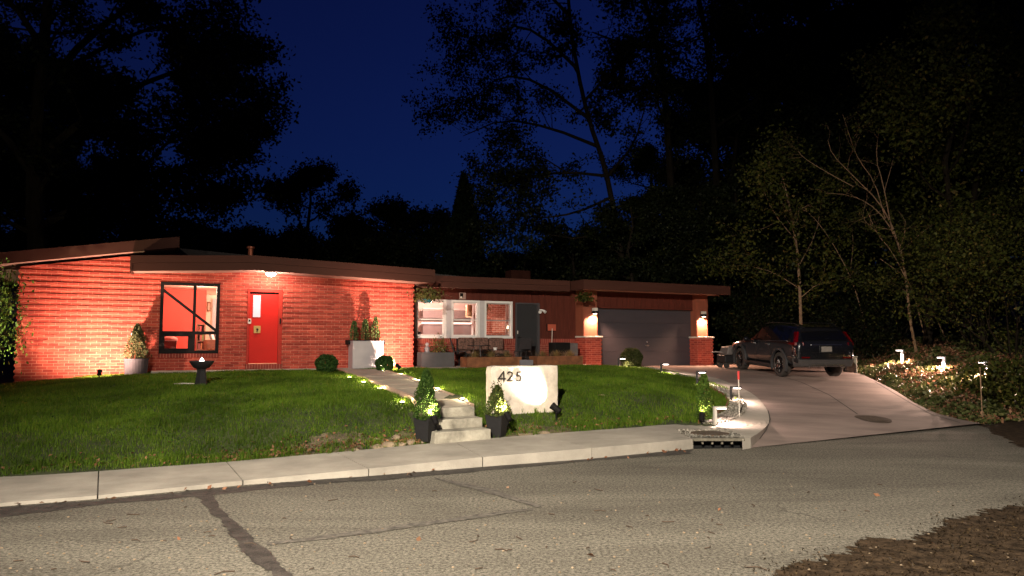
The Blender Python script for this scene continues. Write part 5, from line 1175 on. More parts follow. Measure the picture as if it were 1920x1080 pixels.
for s in (-1, 1):
    glasspatch('side_window', -.42, .02, -.40, .03, s); glasspatch('side_window', .08, .98, .09, .98, s); glasspatch('side_window', 1.05, 2.12, 1.05, 1.62, s)
    mb = MB(); pth = [side_pt(y, .03, s, .012) for y in np.linspace(-.42, 2.2, 14)]; mb.tube(pth, .009, 5); mb.build('chrome_strip', mat('chrome_trim', (.4, .4, .42), .2, .05, 5, metal=1), car)
    mb = MB(); mb.tube([(s*.58, -.5, 1.53), (s*.58, -.3, 1.575), (s*.58, 1.2, 1.59), (s*.58, 1.5, 1.54)], .014, 6); mb.build('roof_rail', M['carblack'], car)
    mb = MB(); mb.ball((s*1.03, 1.93, 1.05), .1, 10, 8, (1, .7, .75)); mb.tube([(s*.9, 1.9, 1.02), (s*1.0, 1.92, 1.04)], .025, 6); mb.build('side_mirror', M['carpaint'], car, smooth=True)
    for y in (.72, 1.72): mb = MB(); mb.tube([side_pt(y-.02, 0, s, .03)[:2]+(.94,), side_pt(y+.16, 0, s, .03)[:2]+(.94,)], .014, 6); mb.build('door_handle', mat('handle_chrome', (.35, .35, .36), .2, .05, 5, metal=1), car)
    for y in (.52, 1.5): mb = MB(); mb.box(s*.921-.003, s*.921+.003, y-.006, y+.006, .38, .96); mb.build('door_gap', M['carblack'], car)
    # L shaped tail lamps
    zz_ = [(.85, -.80), (.96, -.90)]
    mb = MB(); mb.hexa([(s*.93, -.55, .98), (s*.91, -.90, .95), (s*.66, -1.02, .96), (s*.64, -.96, .96)], [(s*.915, -.6, 1.03), (s*.885, -.90, 1.05), (s*.66, -1.00, 1.05), (s*.64, -.94, 1.05)])
    mb.hexa([(s*.89, -.82, 1.05), (s*.865, -.93, 1.05), (s*.81, -.95, 1.05), (s*.81, -.82, 1.05)], [(s*.745, -.60, 1.34), (s*.735, -.78, 1.35), (s*.695, -.80, 1.35), (s*.695, -.60, 1.34)])
    mb.build('tail_lamp', M['taillight'], car, bevel=.012)
    mb = MB(); mb.box(s*.62-.12, s*.62+.12, -1.03, -.98, .60, .635); mb.build('reflector', M['taillight'], car)
    mb = MB(); mb.hexa([(s*.60, 3.50, .66), (s*.80, 3.36, .68), (s*.80, 3.3, .68), (s*.6, 3.4, .66)], [(s*.60, 3.47, .76), (s*.81, 3.3, .80), (s*.81, 3.24, .80), (s*.6, 3.36, .76)]); mb.build('headlight', mat('clear_lamp', (.6, .55, .53), .15, .05, 6, metal=.6), car)
    mb = MB(); mb.tube([(s*.52, -1.02, .36), (s*.52, -.85, .37)], .035, 10); mb.build('exhaust', M['steel'], car)
# rear: window, spoiler, bumper, plate
mb = MB(); n = 8
def rear_pt(x, f): z = 1.11+f*.32; y = -.955+(f**1.05)*.30; return (x*(.70-.10*f), y-.012-.02*(1-x*x), z)
for i in range(n+1):
    for j in range(5): mb.v.append(rear_pt(-1+2*i/n, j/4))
for i in range(n):
    for j in range(4): mb.f.append((i*5+j, i*5+j+1, (i+1)*5+j+1, (i+1)*5+j))
mb.build('rear_window', M['carglass'], car, smooth=True)
mb = MB(); mb.hexa([(-.6, -.72, 1.45), (.6, -.72, 1.45), (.6, -.4, 1.49), (-.6, -.4, 1.49)], [(-.57, -.80, 1.48), (.57, -.80, 1.48), (.6, -.4, 1.53), (-.6, -.4, 1.53)]); mb.build('spoiler', M['carpaint'], car, bevel=.008)
mb = MB(); mb.hexa([(-.74, -1.03, .36), (.74, -1.03, .36), (.87, -.78, .34), (-.87, -.78, .34)], [(-.80, -1.05, .56), (.80, -1.05, .56), (.925, -.78, .58), (-.925, -.78, .58)]); mb.build('rear_bumper', mat('bumper_plastic', (.045, .04, .04), .6, .1, 8), car, bevel=.02)
mb = MB(); mb.box(-.5, .5, -1.062, -1.045, .40, .43); mb.build('diffuser', M['steel'], car)
mb = MB(); mb.hexa([(-.45, -1.035, .97), (.45, -1.035, .97), (.45, -.99, .97), (-.45, -.99, .97)], [(-.45, -1.03, .985), (.45, -1.03, .985), (.45, -.99, .985), (-.45, -.99, .985)]); mb.build('tailgate_strip', M['steel'], car)
mb = MB(); mb.box(-.155, .155, -1.035, -1.0, .78, .93); pl = mb.build('licence_plate', mat('plate_white', (.2, .18, .165), .5, .1, 8), car)
mb = MB(); mb.box(-.19, .19, -1.02, -.98, .75, .96); mb.build('plate_recess', M['carblack'], car)
mb = MB(); mb.tube([(0, -.965, 1.13), (.28, -.90, 1.19)], .008, 5); mb.build('rear_wiper', M['carblack'], car)
# trailer tongue / mower in front of the car
tp = Vector((fl.x-.65, fl.y+1.35, 0)); tp = PY(1357, 674, fl.y+.6)
t = thing('garden_cart', 'small wheeled garden machine with pale hood standing in front of the dark car', 'garden machine', (tp.x, tp.y, float(H(tp.x, tp.y))), .2)
t.location.z = float(zd(ab(tp.x, tp.y)[1]))
mb = MB(); mb.hexa([(-.05, -.3, .42), (.4, -.3, .42), (.4, .3, .42), (-.05, .3, .42)], [(.05, -.25, .68), (.35, -.25, .72), (.35, .25, .72), (.05, .25, .68)]); mb.build('hood', mat('dull_hood', (.13, .11, .105), .5, .2, 6), t, bevel=.03)
mb = MB(); mb.box(-.1, .5, -.28, .28, .18, .41); mb.build('chassis', M['darkmetal'], t, bevel=.02)
mb = MB(); mb.tube([(-.05, 0, .5), (-.3, 0, .52), (-.42, 0, .50)], .022, 8); mb.build('handle', mat('dull_handle', (.25, .21, .2), .5, .1, 6), t)
for s in (-.22, .22):
    mb = MB(); mb.tube([(-.02, s-.03, .09), (-.02, s+.03, .09)], .09, 14); w_ = mb.build('caster', M['tyre'], t); mb = MB(); mb.box(-.03, -.01, s-.04, s+.04, .09, .2); mb.build('fork', M['darkmetal'], w_)
# ================================================================== street bits
# kerb inlet: slab with manhole in pebbles, dark mouth with short posts
n0, n1 = PZ(1302, 842, 0), PZ(1394, 842, 0); dv = (n1-n0); L_ = dv.length; rz = math.atan2(dv.y, dv.x)
t = thing('storm_drain', 'kerb storm drain with dark slotted mouth and round iron cover', 'storm drain', (n0.x, n0.y, 0), rz)
mb = MB(); mb.box(0, L_, -.005, .9, .125, .16); mb.build('slab', M['drainc'], t)
mb = MB(); mb.box(-.02, L_+.02, -.03, .05, .122, .165); mb.build('lintel', M['drainc'], t, bevel=.006)
mb = MB(); mb.box(0, L_, .16, .7, -.10, .12); mb.build('pit', mat('pit_shade_black', (.004, .004, .004), 1, .1, 4), t)  # solid black block stands in for the shade inside the drain
mb = MB()
for i, x in enumerate((.16, .36, .56, .76)): mb = MB(); mb.box(x*L_, x*L_+.028, .02, .06, .07, .121); mb.build('tooth', M['drainc'], t)
mb = MB(); mb.lathe([(.30, .161), (.30, .185), (.26, .187)], 28, (L_*.5, .48, 0)); ir = mb.build('cover_ring', mat('rusty_iron', (.12, .08, .055), .7, .35, 14, metal=.4), t); mb = MB(); mb.lathe([(.255, .175), (.255, .188)], 28, (L_*.5, .48, 0)); mb.build('cover', mat('rusty_iron2', (.10, .075, .055), .75, .35, 22, metal=.4), ir)
P = []; g = np.random.default_rng(9)
while len(P) < 900:
    x, y = g.uniform(-.05, L_+.05), g.uniform(.06, 1.0)
    if (x-L_*.5)**2+(y-.48)**2 > .31**2: P.append((x, y, .165+g.uniform(0, .02)))
o = leafmesh('pebbles', np.array(P), .035, M['gravel'], t, seed=5, asp=.9); o['kind'] = 'stuff'
p = PT(1633, 786.5); t = thing('manhole_cover', 'round brown iron manhole cover set in the driveway', 'manhole cover', (p.x, p.y, float(zd(ab(p.x, p.y)[1]))+.006), 0); t.rotation_euler = (.1, 0, 0)
mb = MB(); mb.lathe([(.36, -.02), (.36, .006), (.31, .007)], 32); mb.build('ring', mat('rusty_iron3', (.085, .06, .045), .75, .3, 14, metal=.3), t); mb = MB(); mb.lathe([(.305, -.02), (.305, .010)], 32)
for i in range(-4, 5): mb.box(-.2, .2, i*.055-.01, i*.055+.01, .010, .016)
mb.build('cover', mat('rusty_iron4', (.07, .05, .038), .75, .35, 22, metal=.3), t)
# reflective markers
for px, by, ty, lab, redl, m in ((1386.5, 782, 697, 'thin pale driveway marker with a red top at the gravel corner', .16, M['pale']), (1842, 786, 690, 'thin brown driveway marker in front of the ivy bank', 0, M['barkpale'])):
    p = PT(px, by); h = (by-ty)/F*p.y; t = thing('driveway_marker', lab, 'marker', p, 0); mb = MB(); mb.tube([(0, 0, -.05), (0, 0, h-redl)], .011, 8); mb.build('rod', m, t)
    mb = MB(); mb.tube([(0, 0, h-redl), (0, 0, h)] if redl else [(0, 0, h-.03), (0, 0, h)], .022 if redl else .014, 10); mb.build('reflector', M['red_reflect'] if redl else M['barkpale'], t)
# low concrete block post at the end of the driveway
p = PT(1594, 698); t = thing('utility_box', 'short grey concrete post at the driveway edge behind the car', 'post', p, -.1); mb = MB(); hh = 28/F*p.y; mb.hexa([(-.17, -.15, -.1), (.17, -.15, -.1), (.17, .15, -.1), (-.17, .15, -.1)], [(-.17, -.15, hh), (.17, -.15, hh-.02), (.17, .15, hh-.02), (-.17, .15, hh)]); mb.build('block', M['concrete_old'], t, bevel=.02); mb = MB(); mb.box(-.19, .19, -.17, .17, hh-.001, hh+.03); mb.build('cap', M['concrete_old'], t)
# gravel strip along the lawn edge
g = np.random.default_rng(13); E3 = resample([Vector((x, y, 0)) for x, y in EL], 200); P = []
inn = Vector(W(9.5, 13.5))
for k in range(9000):
    i = g.integers(30, 198); q = E3[i]; d_ = (E3[min(i+1, 199)]-E3[i-1]).normalized(); s = Vector((d_.y, -d_.x, 0)); s = s if s.dot(inn-q) > 0 else -s
    w_ = .08+.24*sstep((i-110)/40.); q = q+s*g.uniform(-.01, w_)+d_*g.uniform(-.05, .05); P.append((q.x, q.y))
P = np.array(P); Z = Hlawn(P[:, 0], P[:, 1])+g.uniform(.01, .045, len(P)); o = leafmesh('gravel', np.column_stack([P, Z]), .038, M['gravel'], None, seed=6, asp=.85); stuff(tag(o, 'pale grey gravel in the strip between lawn and driveway kerb', 'gravel'))
# steel edging
mb = MB(); ed = []
for i in range(120, 199, 2):
    q = E3[i]; d_ = (E3[min(i+1, 199)]-E3[i-1]).normalized(); s = Vector((d_.y, -d_.x, 0)); s = s if s.dot(inn-q) > 0 else -s; ed.append(q+s*.36)
for p, q in zip(ed[:-1], ed[1:]):
    zp, zq = float(Hlawn(p.x, p.y)), float(Hlawn(q.x, q.y)); mb.quad((p.x, p.y, zp-.05), (q.x, q.y, zq-.05), (q.x, q.y, zq+.075), (p.x, p.y, zp+.075)); 
o = mb.build('lawn_edging', M['corten']); mo = o.modifiers.new('s', 'SOLIDIFY'); mo.thickness = .008; tag(o, 'rusty steel edging strip between lawn and gravel', 'edging')
# rocks at the foot of the bank left of the pot
def rock(lab, p, sx, sy, sz, seed, rz=0, grp=None):
    g = random.Random(seed); bm = bmesh.new(); bmesh.ops.create_icosphere(bm, subdivisions=2, radius=1)
    dirs = [Vector((g.gauss(0, 1), g.gauss(0, 1), g.gauss(0, 1))).normalized() for _ in range(9)]; cutd = [g.uniform(.55, .9) for _ in dirs]
    for v in bm.verts:
        for d_, c in zip(dirs, cutd):
            e = v.co.dot(d_)-c
            if e > 0: v.co -= d_*e
        v.co = Vector((v.co.x*sx, v.co.y*sy, v.co.z*sz))
    me = bpy.data.meshes.new('rock'); bm.to_mesh(me); bm.free(); o = place(me, 'rock', M['rock'], None, p, rz); return tag(o, lab, 'rock', grp)
RK = [(706, 846, .20, .05, 'flat long rock at the sidewalk edge, farthest left'), (730, 838, .22, .06, 'long flat rock stacked above the sidewalk edge'), (752, 842, .17, .05, 'flat rock on the sidewalk edge left of the black pot'), (768, 834, .16, .06, 'blocky rock touching the black pot on its left'), (706, 828, .10, .05, 'small pale rock on the bare bank'), (790, 833, .07, .035, 'pebble sized rock under the front of the left black pot'), (805, 831, .06, .03, 'smallest rock between black pot and steps'), (815, 828, .08, .04, 'rounded rock against the lowest step'), (664, 849, .12, .03, 'low rock half buried in grass near the bare soil'), (741, 826, .13, .06, 'brown rock set in the bank above the stacked rocks')]
for i, (px, py, s, h, lab) in enumerate(RK):
    p = PT(px, py); rock(lab, (p.x, p.y+.05, p.z+h*.3), s*.62, s*.42, h*1.1, 100+i, A-.1+.2*rnd.random(), 'rocks along the sidewalk edge')
for px, py, s, lab in ((1128, 742, .10, 'pale flat stone lying on the lawn right of the number stone'), (985, 815, .16, 'flat brown rock at the sidewalk edge right of the black pot'), (1020, 812, .14, 'low brown rock beside the sidewalk under the number stone')):
    p = PT(px, py); rock(lab, p, s, s*.5, .035, int(px), A, None)
# ================================================================== grass, ivy, leaves
g = np.random.default_rng(77)
def in_house_strip(a, b): return b < np.where(a < -.2, 19.75, np.where((a > 6.4) & (a < 12.4), 19.0, 19.05))
walk_poly = [(p.x, p.y) for p in WLp]+[(p.x, p.y) for p in WRp[::-1]]
GRAV = [(p.x, p.y) for p in ed]
def lawn_points(n):
    a = g.uniform(-9, 14, n); b = g.uniform(9.7, 19.8, n); X, Y = a*CA-b*SA, a*SA+b*CA
    ok = lawn_keep(X, Y) & in_house_strip(a, b) & (b > bback(a)-.012)
    ok &= ~inpoly(X, Y, walk_poly) & ~((a > 3.68) & (a < 4.72) & (b > 10.2) & (b < 11.5)) & (Y > 4)
    ok &= np.abs(X/np.maximum(Y, .1)) < .9
    ok &= ~((a > sa0) & (a < sa1) & (b > 11.24) & (b < 11.5))
    gd = polydist(X, Y, EL[5:]); ok &= ~((gd < .34) & (a > 8.7) & (b < 13.2))
    ok &= ~((np.hypot(X-WLp[0].x, Y-WLp[0].y) < .0))
    return a[ok], b[ok], X[ok], Y[ok]
a, b, X, Y = lawn_points(820000)
t = b-bback(a); n1 = fbm(a*1.1, b*1.3)
jj = .05*g.normal(size=len(a)); bare = is_bare(a+jj, b+jj)
keep = (~bare | (g.uniform(size=len(a)) < .42)) & (g.uniform(size=len(a)) < np.clip(12.5/Y, .45, 1))
a, b, X, Y, t = a[keep], b[keep], X[keep], Y[keep], t[keep]; n = len(a)
Z = Hlawn(X, Y); hgt = .05*g.uniform(.5, 1.35, n)*(1+.55*fbm(a*2.2, b*2.0))*(1+.5*np.exp(-(t/.35)**2)); ang = g.uniform(0, 6.28, n); lean = hgt*g.uniform(.1, .8, n)
ww = .0055*(Y/12)
base = np.stack([X, Y, Z-.01], 1); s = np.stack([-np.sin(ang), np.cos(ang), np.zeros(n)], 1)*ww[:, None]
tip = base+np.stack([np.cos(ang)*lean, np.sin(ang)*lean, hgt+.01], 1)
v = np.stack([base-s, base+s, tip], 1).reshape(-1, 3)
stuff(tag(rawmesh('grass', v, 3, n, M['grass']), 'short dark green lawn grass on both sides of the walkway', 'grass'))
print('grass', n)
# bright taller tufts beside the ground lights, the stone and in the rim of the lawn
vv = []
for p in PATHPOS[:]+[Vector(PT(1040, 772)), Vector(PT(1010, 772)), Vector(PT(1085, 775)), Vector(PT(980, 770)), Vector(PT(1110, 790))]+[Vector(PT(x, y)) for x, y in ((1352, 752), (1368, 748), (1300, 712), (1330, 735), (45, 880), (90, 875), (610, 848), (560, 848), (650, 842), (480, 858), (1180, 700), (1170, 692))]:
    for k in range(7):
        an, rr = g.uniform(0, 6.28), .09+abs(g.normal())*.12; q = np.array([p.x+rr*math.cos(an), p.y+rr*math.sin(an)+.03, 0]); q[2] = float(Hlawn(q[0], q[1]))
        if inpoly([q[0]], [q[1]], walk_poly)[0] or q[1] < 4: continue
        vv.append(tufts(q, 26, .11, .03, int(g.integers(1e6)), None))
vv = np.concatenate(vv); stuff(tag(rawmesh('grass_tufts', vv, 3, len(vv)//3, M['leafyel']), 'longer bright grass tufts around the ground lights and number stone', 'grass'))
# clover / weeds
a2, b2, X2, Y2 = lawn_points(30000); k = (fbm(a2*.8+3, b2*.9) > .25) & (g.uniform(size=len(a2)) < .6); P = np.column_stack([X2, Y2, Hlawn(X2, Y2)+g.uniform(.02, .06, len(X2))])[k]
stuff(tag(leafmesh('clover', P, .028, M['box'], None, up=2.2, asp=.9, seed=8), 'low clover patches in the lawn', 'clover'))
# fallen leaves
P = []
for _ in range(60000):
    a_, b_ = g.uniform(-4, 8.6), 0; t_ = abs(g.normal())*.24; b_ = float(bback(a_))+.04+t_; dens = .25+.75*((a_ > .8) & (a_ < 3.7))
    if g.uniform() > dens*.035: continue
    p = W(a_, b_); P.append((p.x, p.y, float(Hlawn(p.x, p.y))+.012+g.uniform(0, .03)))
for _ in range(46):
    a_ = g.uniform(-2, 8.5); b_ = float(bnear(a_))-.03-abs(g.normal())*.10; p = W(a_, b_); P.append((p.x, p.y, .015+g.uniform(0, .01)))
for _ in range(11): p = PZ(g.uniform(0, 1700), g.uniform(870, 1070), 0); P.append((p.x, p.y, .012))
P = np.array(P); P = P[~((ab(P[:, 0], P[:, 1])[0] > 3.6) & (ab(P[:, 0], P[:, 1])[0] < 4.8))]
stuff(tag(leafmesh('fallen_leaves', P, .062, M['deadleaf'], None, up=1.6, asp=.55, seed=9), 'brown fallen leaves along the sidewalk edge and scattered on the road', 'leaves'))
# twigs and chips on the road
mb = MB()
for k in range(55):
    p = PZ(g.uniform(0, 1900), g.uniform(880, 1075), 0); an = g.uniform(0, 6.28); L_ = g.uniform(.03, .14); d_ = Vector((math.cos(an), math.sin(an), 0))*L_; mb.tube([p+Vector((0, 0, .008)), p+d_*.5+Vector((d_.y*.2, -d_.x*.2, .012)), p+d_+Vector((0, 0, .008))], .004, 4)
stuff(tag(mb.build('twigs', mat('twig', (.07, .045, .03), .9, .3, 20)), 'small dark twigs scattered over the asphalt', 'twigs'))
mb = MB()
for k in range(260):
    x, y = g.uniform(0, 1900), 870+210*g.uniform()**.6; p = PZ(x, y, 0); r = g.uniform(.004, .011); mb.ball((p.x, p.y, r*.6), r, 5, 3, (1.3, 1, .7))
stuff(tag(mb.build('road_grit', M['rock']), 'loose grit and small stones on the road', 'grit'))
vp = [(p.x, p.y) for p in [PZ(x, y, 0) for x, y in [(1370, 1100), (1480, 1062), (1590, 1035), (1720, 1000), (1800, 975), (1860, 958), (1960, 935), (2300, 925), (2300, 1150)]]]
X = g.uniform(1.5, 8.5, 40000); Y = g.uniform(4.2, 9.5, 40000); n1 = fbm(X*2.1, Y*2.3); vd = polydist(X, Y, vp[:7]); k = (inpoly(X, Y, vp) | (vd < .28*g.uniform(size=40000)**2.5)) & (g.uniform(size=40000) < .35+.5*(n1 > .1)); P = np.column_stack([X, Y, g.uniform(.008, .02, 40000)])[k]
stuff(tag(leafmesh('verge_litter', P, .026, leafmat('wet_litter', (.015, .01, .006), (.05, .033, .019), (.11, .075, .04), trans=.1), None, up=1.5, asp=.4, seed=19), 'dark wet leaf litter on the verge at the lower right', 'leaves'))
# ivy bank on the right
def bank_points(n, dmax, xmax=24):
    X = g.uniform(7, xmax, n); Y = g.uniform(9, 30, n); right, drive, a, b = regions(X, Y); d = polydist(X, Y, ER+[(ER[-1][0]+30, ER[-1][1]+15)]); ok = right & (d < dmax) & (d > .02); return X[ok], Y[ok], d[ok]
X, Y, d = bank_points(330000, 6.5); nz = fbm(X*1.1, Y*1.2); k = g.uniform(size=len(X)) < np.where(nz > -.35, .85, .2)*np.clip(15/Y, .35, 1); X, Y, d, nz = X[k], Y[k], d[k], nz[k]
mound = (.07+.12*np.clip(nz+.6, 0, 1.4)+.05*fbm(X*4, Y*4))*sstep(d/.5)
for q in RBP: mound *= .12+.88*sstep(np.hypot(X-q.x, Y-q.y+.25)/.9)
P = np.column_stack([X, Y, H(X, Y)+mound*g.uniform(.15, 1, len(X))]); print('ivy', len(P))
stuff(tag(leafmesh('ivy_cover', P, .085, M['ivy'], None, up=1.1, asp=.8, seed=14), 'ivy ground cover on the bank right of the driveway', 'ivy'))
X, Y, d = bank_points(60000, 3.5, 15); k = (fbm(X*1.3+2, Y*1.1) > -.05); P = np.column_stack([X, Y, H(X, Y)+g.uniform(.03, .22, len(X))*np.minimum(1, d)*np.clip(np.min([np.hypot(X-q.x, Y-q.y+.25) for q in RBP], 0)/.9, .1, 1)])[k]
stuff(tag(leafmesh('leaf_litter', P, .085, M['deadleaf'], None, up=.8, asp=.5, seed=15), 'reddish dead leaves lying between the ivy on the bank', 'leaves'))
# ================================================================== trees
def wob(p, q, n, amp, rg):
    p, q = Vector(p), Vector(q); L = (q-p).length; return [p.lerp(q, i/n)+(Vector((rg.gauss(0, 1), rg.gauss(0, 1), rg.gauss(0, .6)))*amp*L*(math.sin(math.pi*i/n) if i < n else 0)) for i in range(n+1)]
def limbs(mb, p, d, L, r, lev, rg, tips, spread=.75, up=.18):
    """a limb that forks; twig points go to tips"""
    d = d.normalized(); n = 4; pts = [p]; cur = Vector(p); dd = Vector(d)
    for i in range(n):
        dd = (dd+Vector((rg.gauss(0, .16), rg.gauss(0, .16), rg.gauss(0, .12)+up*.12))).normalized(); cur = cur+dd*L/n; pts.append(Vector(cur))
    mb.tube(pts, [r*(1-.6*i/n) for i in range(n+1)], 5 if lev > 0 else 4, False)
    if lev <= 1: tips += [(q, L) for q in pts[1:]]+[(pts[i_].lerp(pts[i_+1], .5), L) for i_ in range(n)]
    if lev == 0: return
    for k in range(rg.choice([3, 4]) if lev > 1 else 3):
        i = rg.choice([2, 3, 4]) if k else 4; ax = Vector((rg.gauss(0, 1), rg.gauss(0, 1), rg.gauss(0, .7))); nd = (dd+ax*spread*.6).normalized()
        limbs(mb, pts[i], nd, L*rg.uniform(.5, .72), r*.45, lev-1, rg, tips, spread, up)
def leafcloud(tips, n, sprd, seed, zsq=.8):
    gg = np.random.default_rng(seed); T = np.array([tuple(t[0]) for t in tips]); i = gg.integers(0, len(T), n); return T[i]+gg.normal(size=(n, 3))*sprd*np.array([1, 1, zsq])
def tree(name, lab, base, h, cr, cb, seed, nleaf, lsize, lm, bm=None, tr=.16, lean=(0, 0), cat='tree', grp=None, lev=2, nl=9, sprd=.32):
    rg = random.Random(seed); t = thing(name, lab, cat, base, 0, grp); mb = MB(); top = Vector((lean[0], lean[1], h*.93)); tp = wob((0, 0, -.3), top, 7, .018, rg); mb.tube(tp, [tr*(1-.82*i/7) for i in range(8)], 8, False); tips = []
    for k in range(nl):
        f = cb+(1-cb)*(k+.5)/nl; x = f*7; i = min(6, int(x)); p = tp[i].lerp(tp[i+1], x-i); an = k*2.4+rg.uniform(-.4, .4); pr = math.sin(math.pi*min(1, .25+.75*(f-cb)/(1-cb)))**.6
        d = Vector((math.cos(an), math.sin(an), rg.uniform(.1, .7))); limbs(mb, p, d, cr*pr*rg.uniform(.5, .72), tr*.38*(1-.5*f), lev, rg, tips)
    tips.append((tp[-1], 1)); mb.build('trunk', bm or M['bark'], t); leafmesh('crown', leafcloud(tips, nleaf, sprd, seed), lsize, lm, t, asp=.6, seed=seed); return t
def traced(name, lab, polys, Y, seed, nleaf, lsize, lm, bm, subs=(5, 1.6, 1), jit=1.2, sprd=.3, cat='tree', grp=None, leafy=None, foot=None):
    """trunk and limbs along drawn lines, each limb leaving its plane by a few metres"""
    rg = random.Random(seed); root = None; mb = MB(); tips = []
    for k, (pts, r0, r1) in enumerate(polys):
        if k == 0:
            P = [PY(x, y, Y) for x, y in pts]; f = foot if foot is not None else Vector((P[0].x, P[0].y, float(H(P[0].x, P[0].y))-.1)); root = Vector(f); P = [Vector(f)]+P if (P[0]-Vector(f)).length > .15 else P
        else:
            dz = rg.uniform(-jit, jit); P = [PY(x, y, Y+dz*min(1, i/max(1, len(pts)-1)*1.2)) for i, (x, y) in enumerate(pts)]
        P = smooth(P, 1); m = len(P); mb.tube([p-root for p in P], [r0+(r1-r0)*i/(m-1) for i in range(m)], 7, False)
        nsub, L, lv = subs
        for i in range(nsub if k else max(2, nsub//2)):
            f = rg.uniform(.35, 1); j = min(m-2, int(f*(m-1))); p = P[j].lerp(P[j+1], rg.random())-root; dd = (P[j+1]-P[j]).normalized()
            d = dd*.6+Vector((rg.gauss(0, .6), rg.gauss(0, .6), rg.gauss(.1, .45))); limbs(mb, p, d, L*rg.uniform(.6, 1.15), (r0+(r1-r0)*f)*.42, lv, rg, tips)
        if leafy is None or k in leafy: tips += [(p-root, 1) for p in P[m//2:]]
    t = thing(name, lab, cat, root, 0, grp); mb.build('trunk', bm, t)
    if nleaf: leafmesh('crown', leafcloud(tips, nleaf, sprd, seed), lsize, lm, t, asp=.6, seed=seed)
    return t
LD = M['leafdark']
# the big trees behind the house
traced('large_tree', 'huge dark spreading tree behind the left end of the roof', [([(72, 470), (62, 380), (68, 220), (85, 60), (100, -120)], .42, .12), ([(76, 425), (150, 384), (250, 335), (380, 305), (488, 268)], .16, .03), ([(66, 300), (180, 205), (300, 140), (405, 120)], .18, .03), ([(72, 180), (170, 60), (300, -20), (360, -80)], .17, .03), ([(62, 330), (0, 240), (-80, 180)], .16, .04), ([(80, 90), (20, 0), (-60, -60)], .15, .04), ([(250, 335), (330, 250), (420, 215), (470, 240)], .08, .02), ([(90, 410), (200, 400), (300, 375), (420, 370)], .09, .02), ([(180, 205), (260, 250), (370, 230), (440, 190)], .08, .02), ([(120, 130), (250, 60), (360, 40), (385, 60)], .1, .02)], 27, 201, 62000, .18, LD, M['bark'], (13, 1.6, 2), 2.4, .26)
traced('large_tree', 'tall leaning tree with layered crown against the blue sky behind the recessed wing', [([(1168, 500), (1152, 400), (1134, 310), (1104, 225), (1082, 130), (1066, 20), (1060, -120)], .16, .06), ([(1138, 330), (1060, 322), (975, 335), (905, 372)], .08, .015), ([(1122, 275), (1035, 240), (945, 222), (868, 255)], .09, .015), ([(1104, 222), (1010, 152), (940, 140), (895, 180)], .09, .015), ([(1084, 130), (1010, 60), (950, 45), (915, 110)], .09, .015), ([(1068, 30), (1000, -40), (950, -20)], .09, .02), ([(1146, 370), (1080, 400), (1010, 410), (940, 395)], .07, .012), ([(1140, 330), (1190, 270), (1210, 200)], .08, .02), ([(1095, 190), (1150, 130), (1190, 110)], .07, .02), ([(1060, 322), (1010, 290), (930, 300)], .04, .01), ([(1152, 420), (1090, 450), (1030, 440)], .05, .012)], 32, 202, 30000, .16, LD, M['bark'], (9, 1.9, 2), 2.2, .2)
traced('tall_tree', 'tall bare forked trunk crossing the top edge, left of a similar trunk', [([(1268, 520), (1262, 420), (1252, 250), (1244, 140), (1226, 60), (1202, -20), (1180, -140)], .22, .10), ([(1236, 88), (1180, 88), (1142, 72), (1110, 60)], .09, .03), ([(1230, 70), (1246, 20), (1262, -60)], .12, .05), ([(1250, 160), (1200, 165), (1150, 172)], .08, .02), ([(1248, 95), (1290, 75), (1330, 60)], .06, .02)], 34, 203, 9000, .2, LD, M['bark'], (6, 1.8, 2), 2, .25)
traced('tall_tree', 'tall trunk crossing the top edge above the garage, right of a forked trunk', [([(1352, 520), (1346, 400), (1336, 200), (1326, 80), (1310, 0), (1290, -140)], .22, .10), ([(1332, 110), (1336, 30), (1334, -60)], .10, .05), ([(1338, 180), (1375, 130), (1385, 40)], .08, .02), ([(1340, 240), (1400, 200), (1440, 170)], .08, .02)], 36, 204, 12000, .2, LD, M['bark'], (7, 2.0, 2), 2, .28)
# far row: prototypes copied
def ground_at(px, Y): p = PY(px, 645, Y); return Vector((p.x, p.y, float(H(p.x, p.y))))
LM = M['leafmid']
protos = []
for i, (h, cr, cb, n, s) in enumerate(((9.5, 3.8, .12, 17000, 301), (12, 4.2, .15, 20000, 302), (16, 4.8, .22, 26000, 303), (6.2, 3.6, .05, 16000, 304), (11.5, 4.0, .12, 20000, 305))):
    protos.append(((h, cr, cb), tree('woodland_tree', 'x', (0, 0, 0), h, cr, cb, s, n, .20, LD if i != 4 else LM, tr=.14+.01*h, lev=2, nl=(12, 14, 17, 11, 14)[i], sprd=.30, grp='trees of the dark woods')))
used_p = set()
def wood(px, Y, k, sc, rot, lab):
    pr = protos[k][1]
    if k not in used_p: o = pr; used_p.add(k)
    else: o = copy_tree(pr)
    o.location = ground_at(px, Y); o.location.z -= .2; o.rotation_euler = (0, 0, rot); o.scale = (sc, sc, sc); o['label'] = lab; return o
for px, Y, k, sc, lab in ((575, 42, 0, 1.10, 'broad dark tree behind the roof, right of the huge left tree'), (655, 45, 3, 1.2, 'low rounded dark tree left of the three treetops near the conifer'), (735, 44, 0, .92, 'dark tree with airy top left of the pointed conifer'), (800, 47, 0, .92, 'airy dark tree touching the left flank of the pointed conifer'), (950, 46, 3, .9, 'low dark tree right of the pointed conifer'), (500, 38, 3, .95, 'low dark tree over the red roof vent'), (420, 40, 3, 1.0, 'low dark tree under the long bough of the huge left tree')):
    wood(px, Y, k, sc, px*.7, lab)
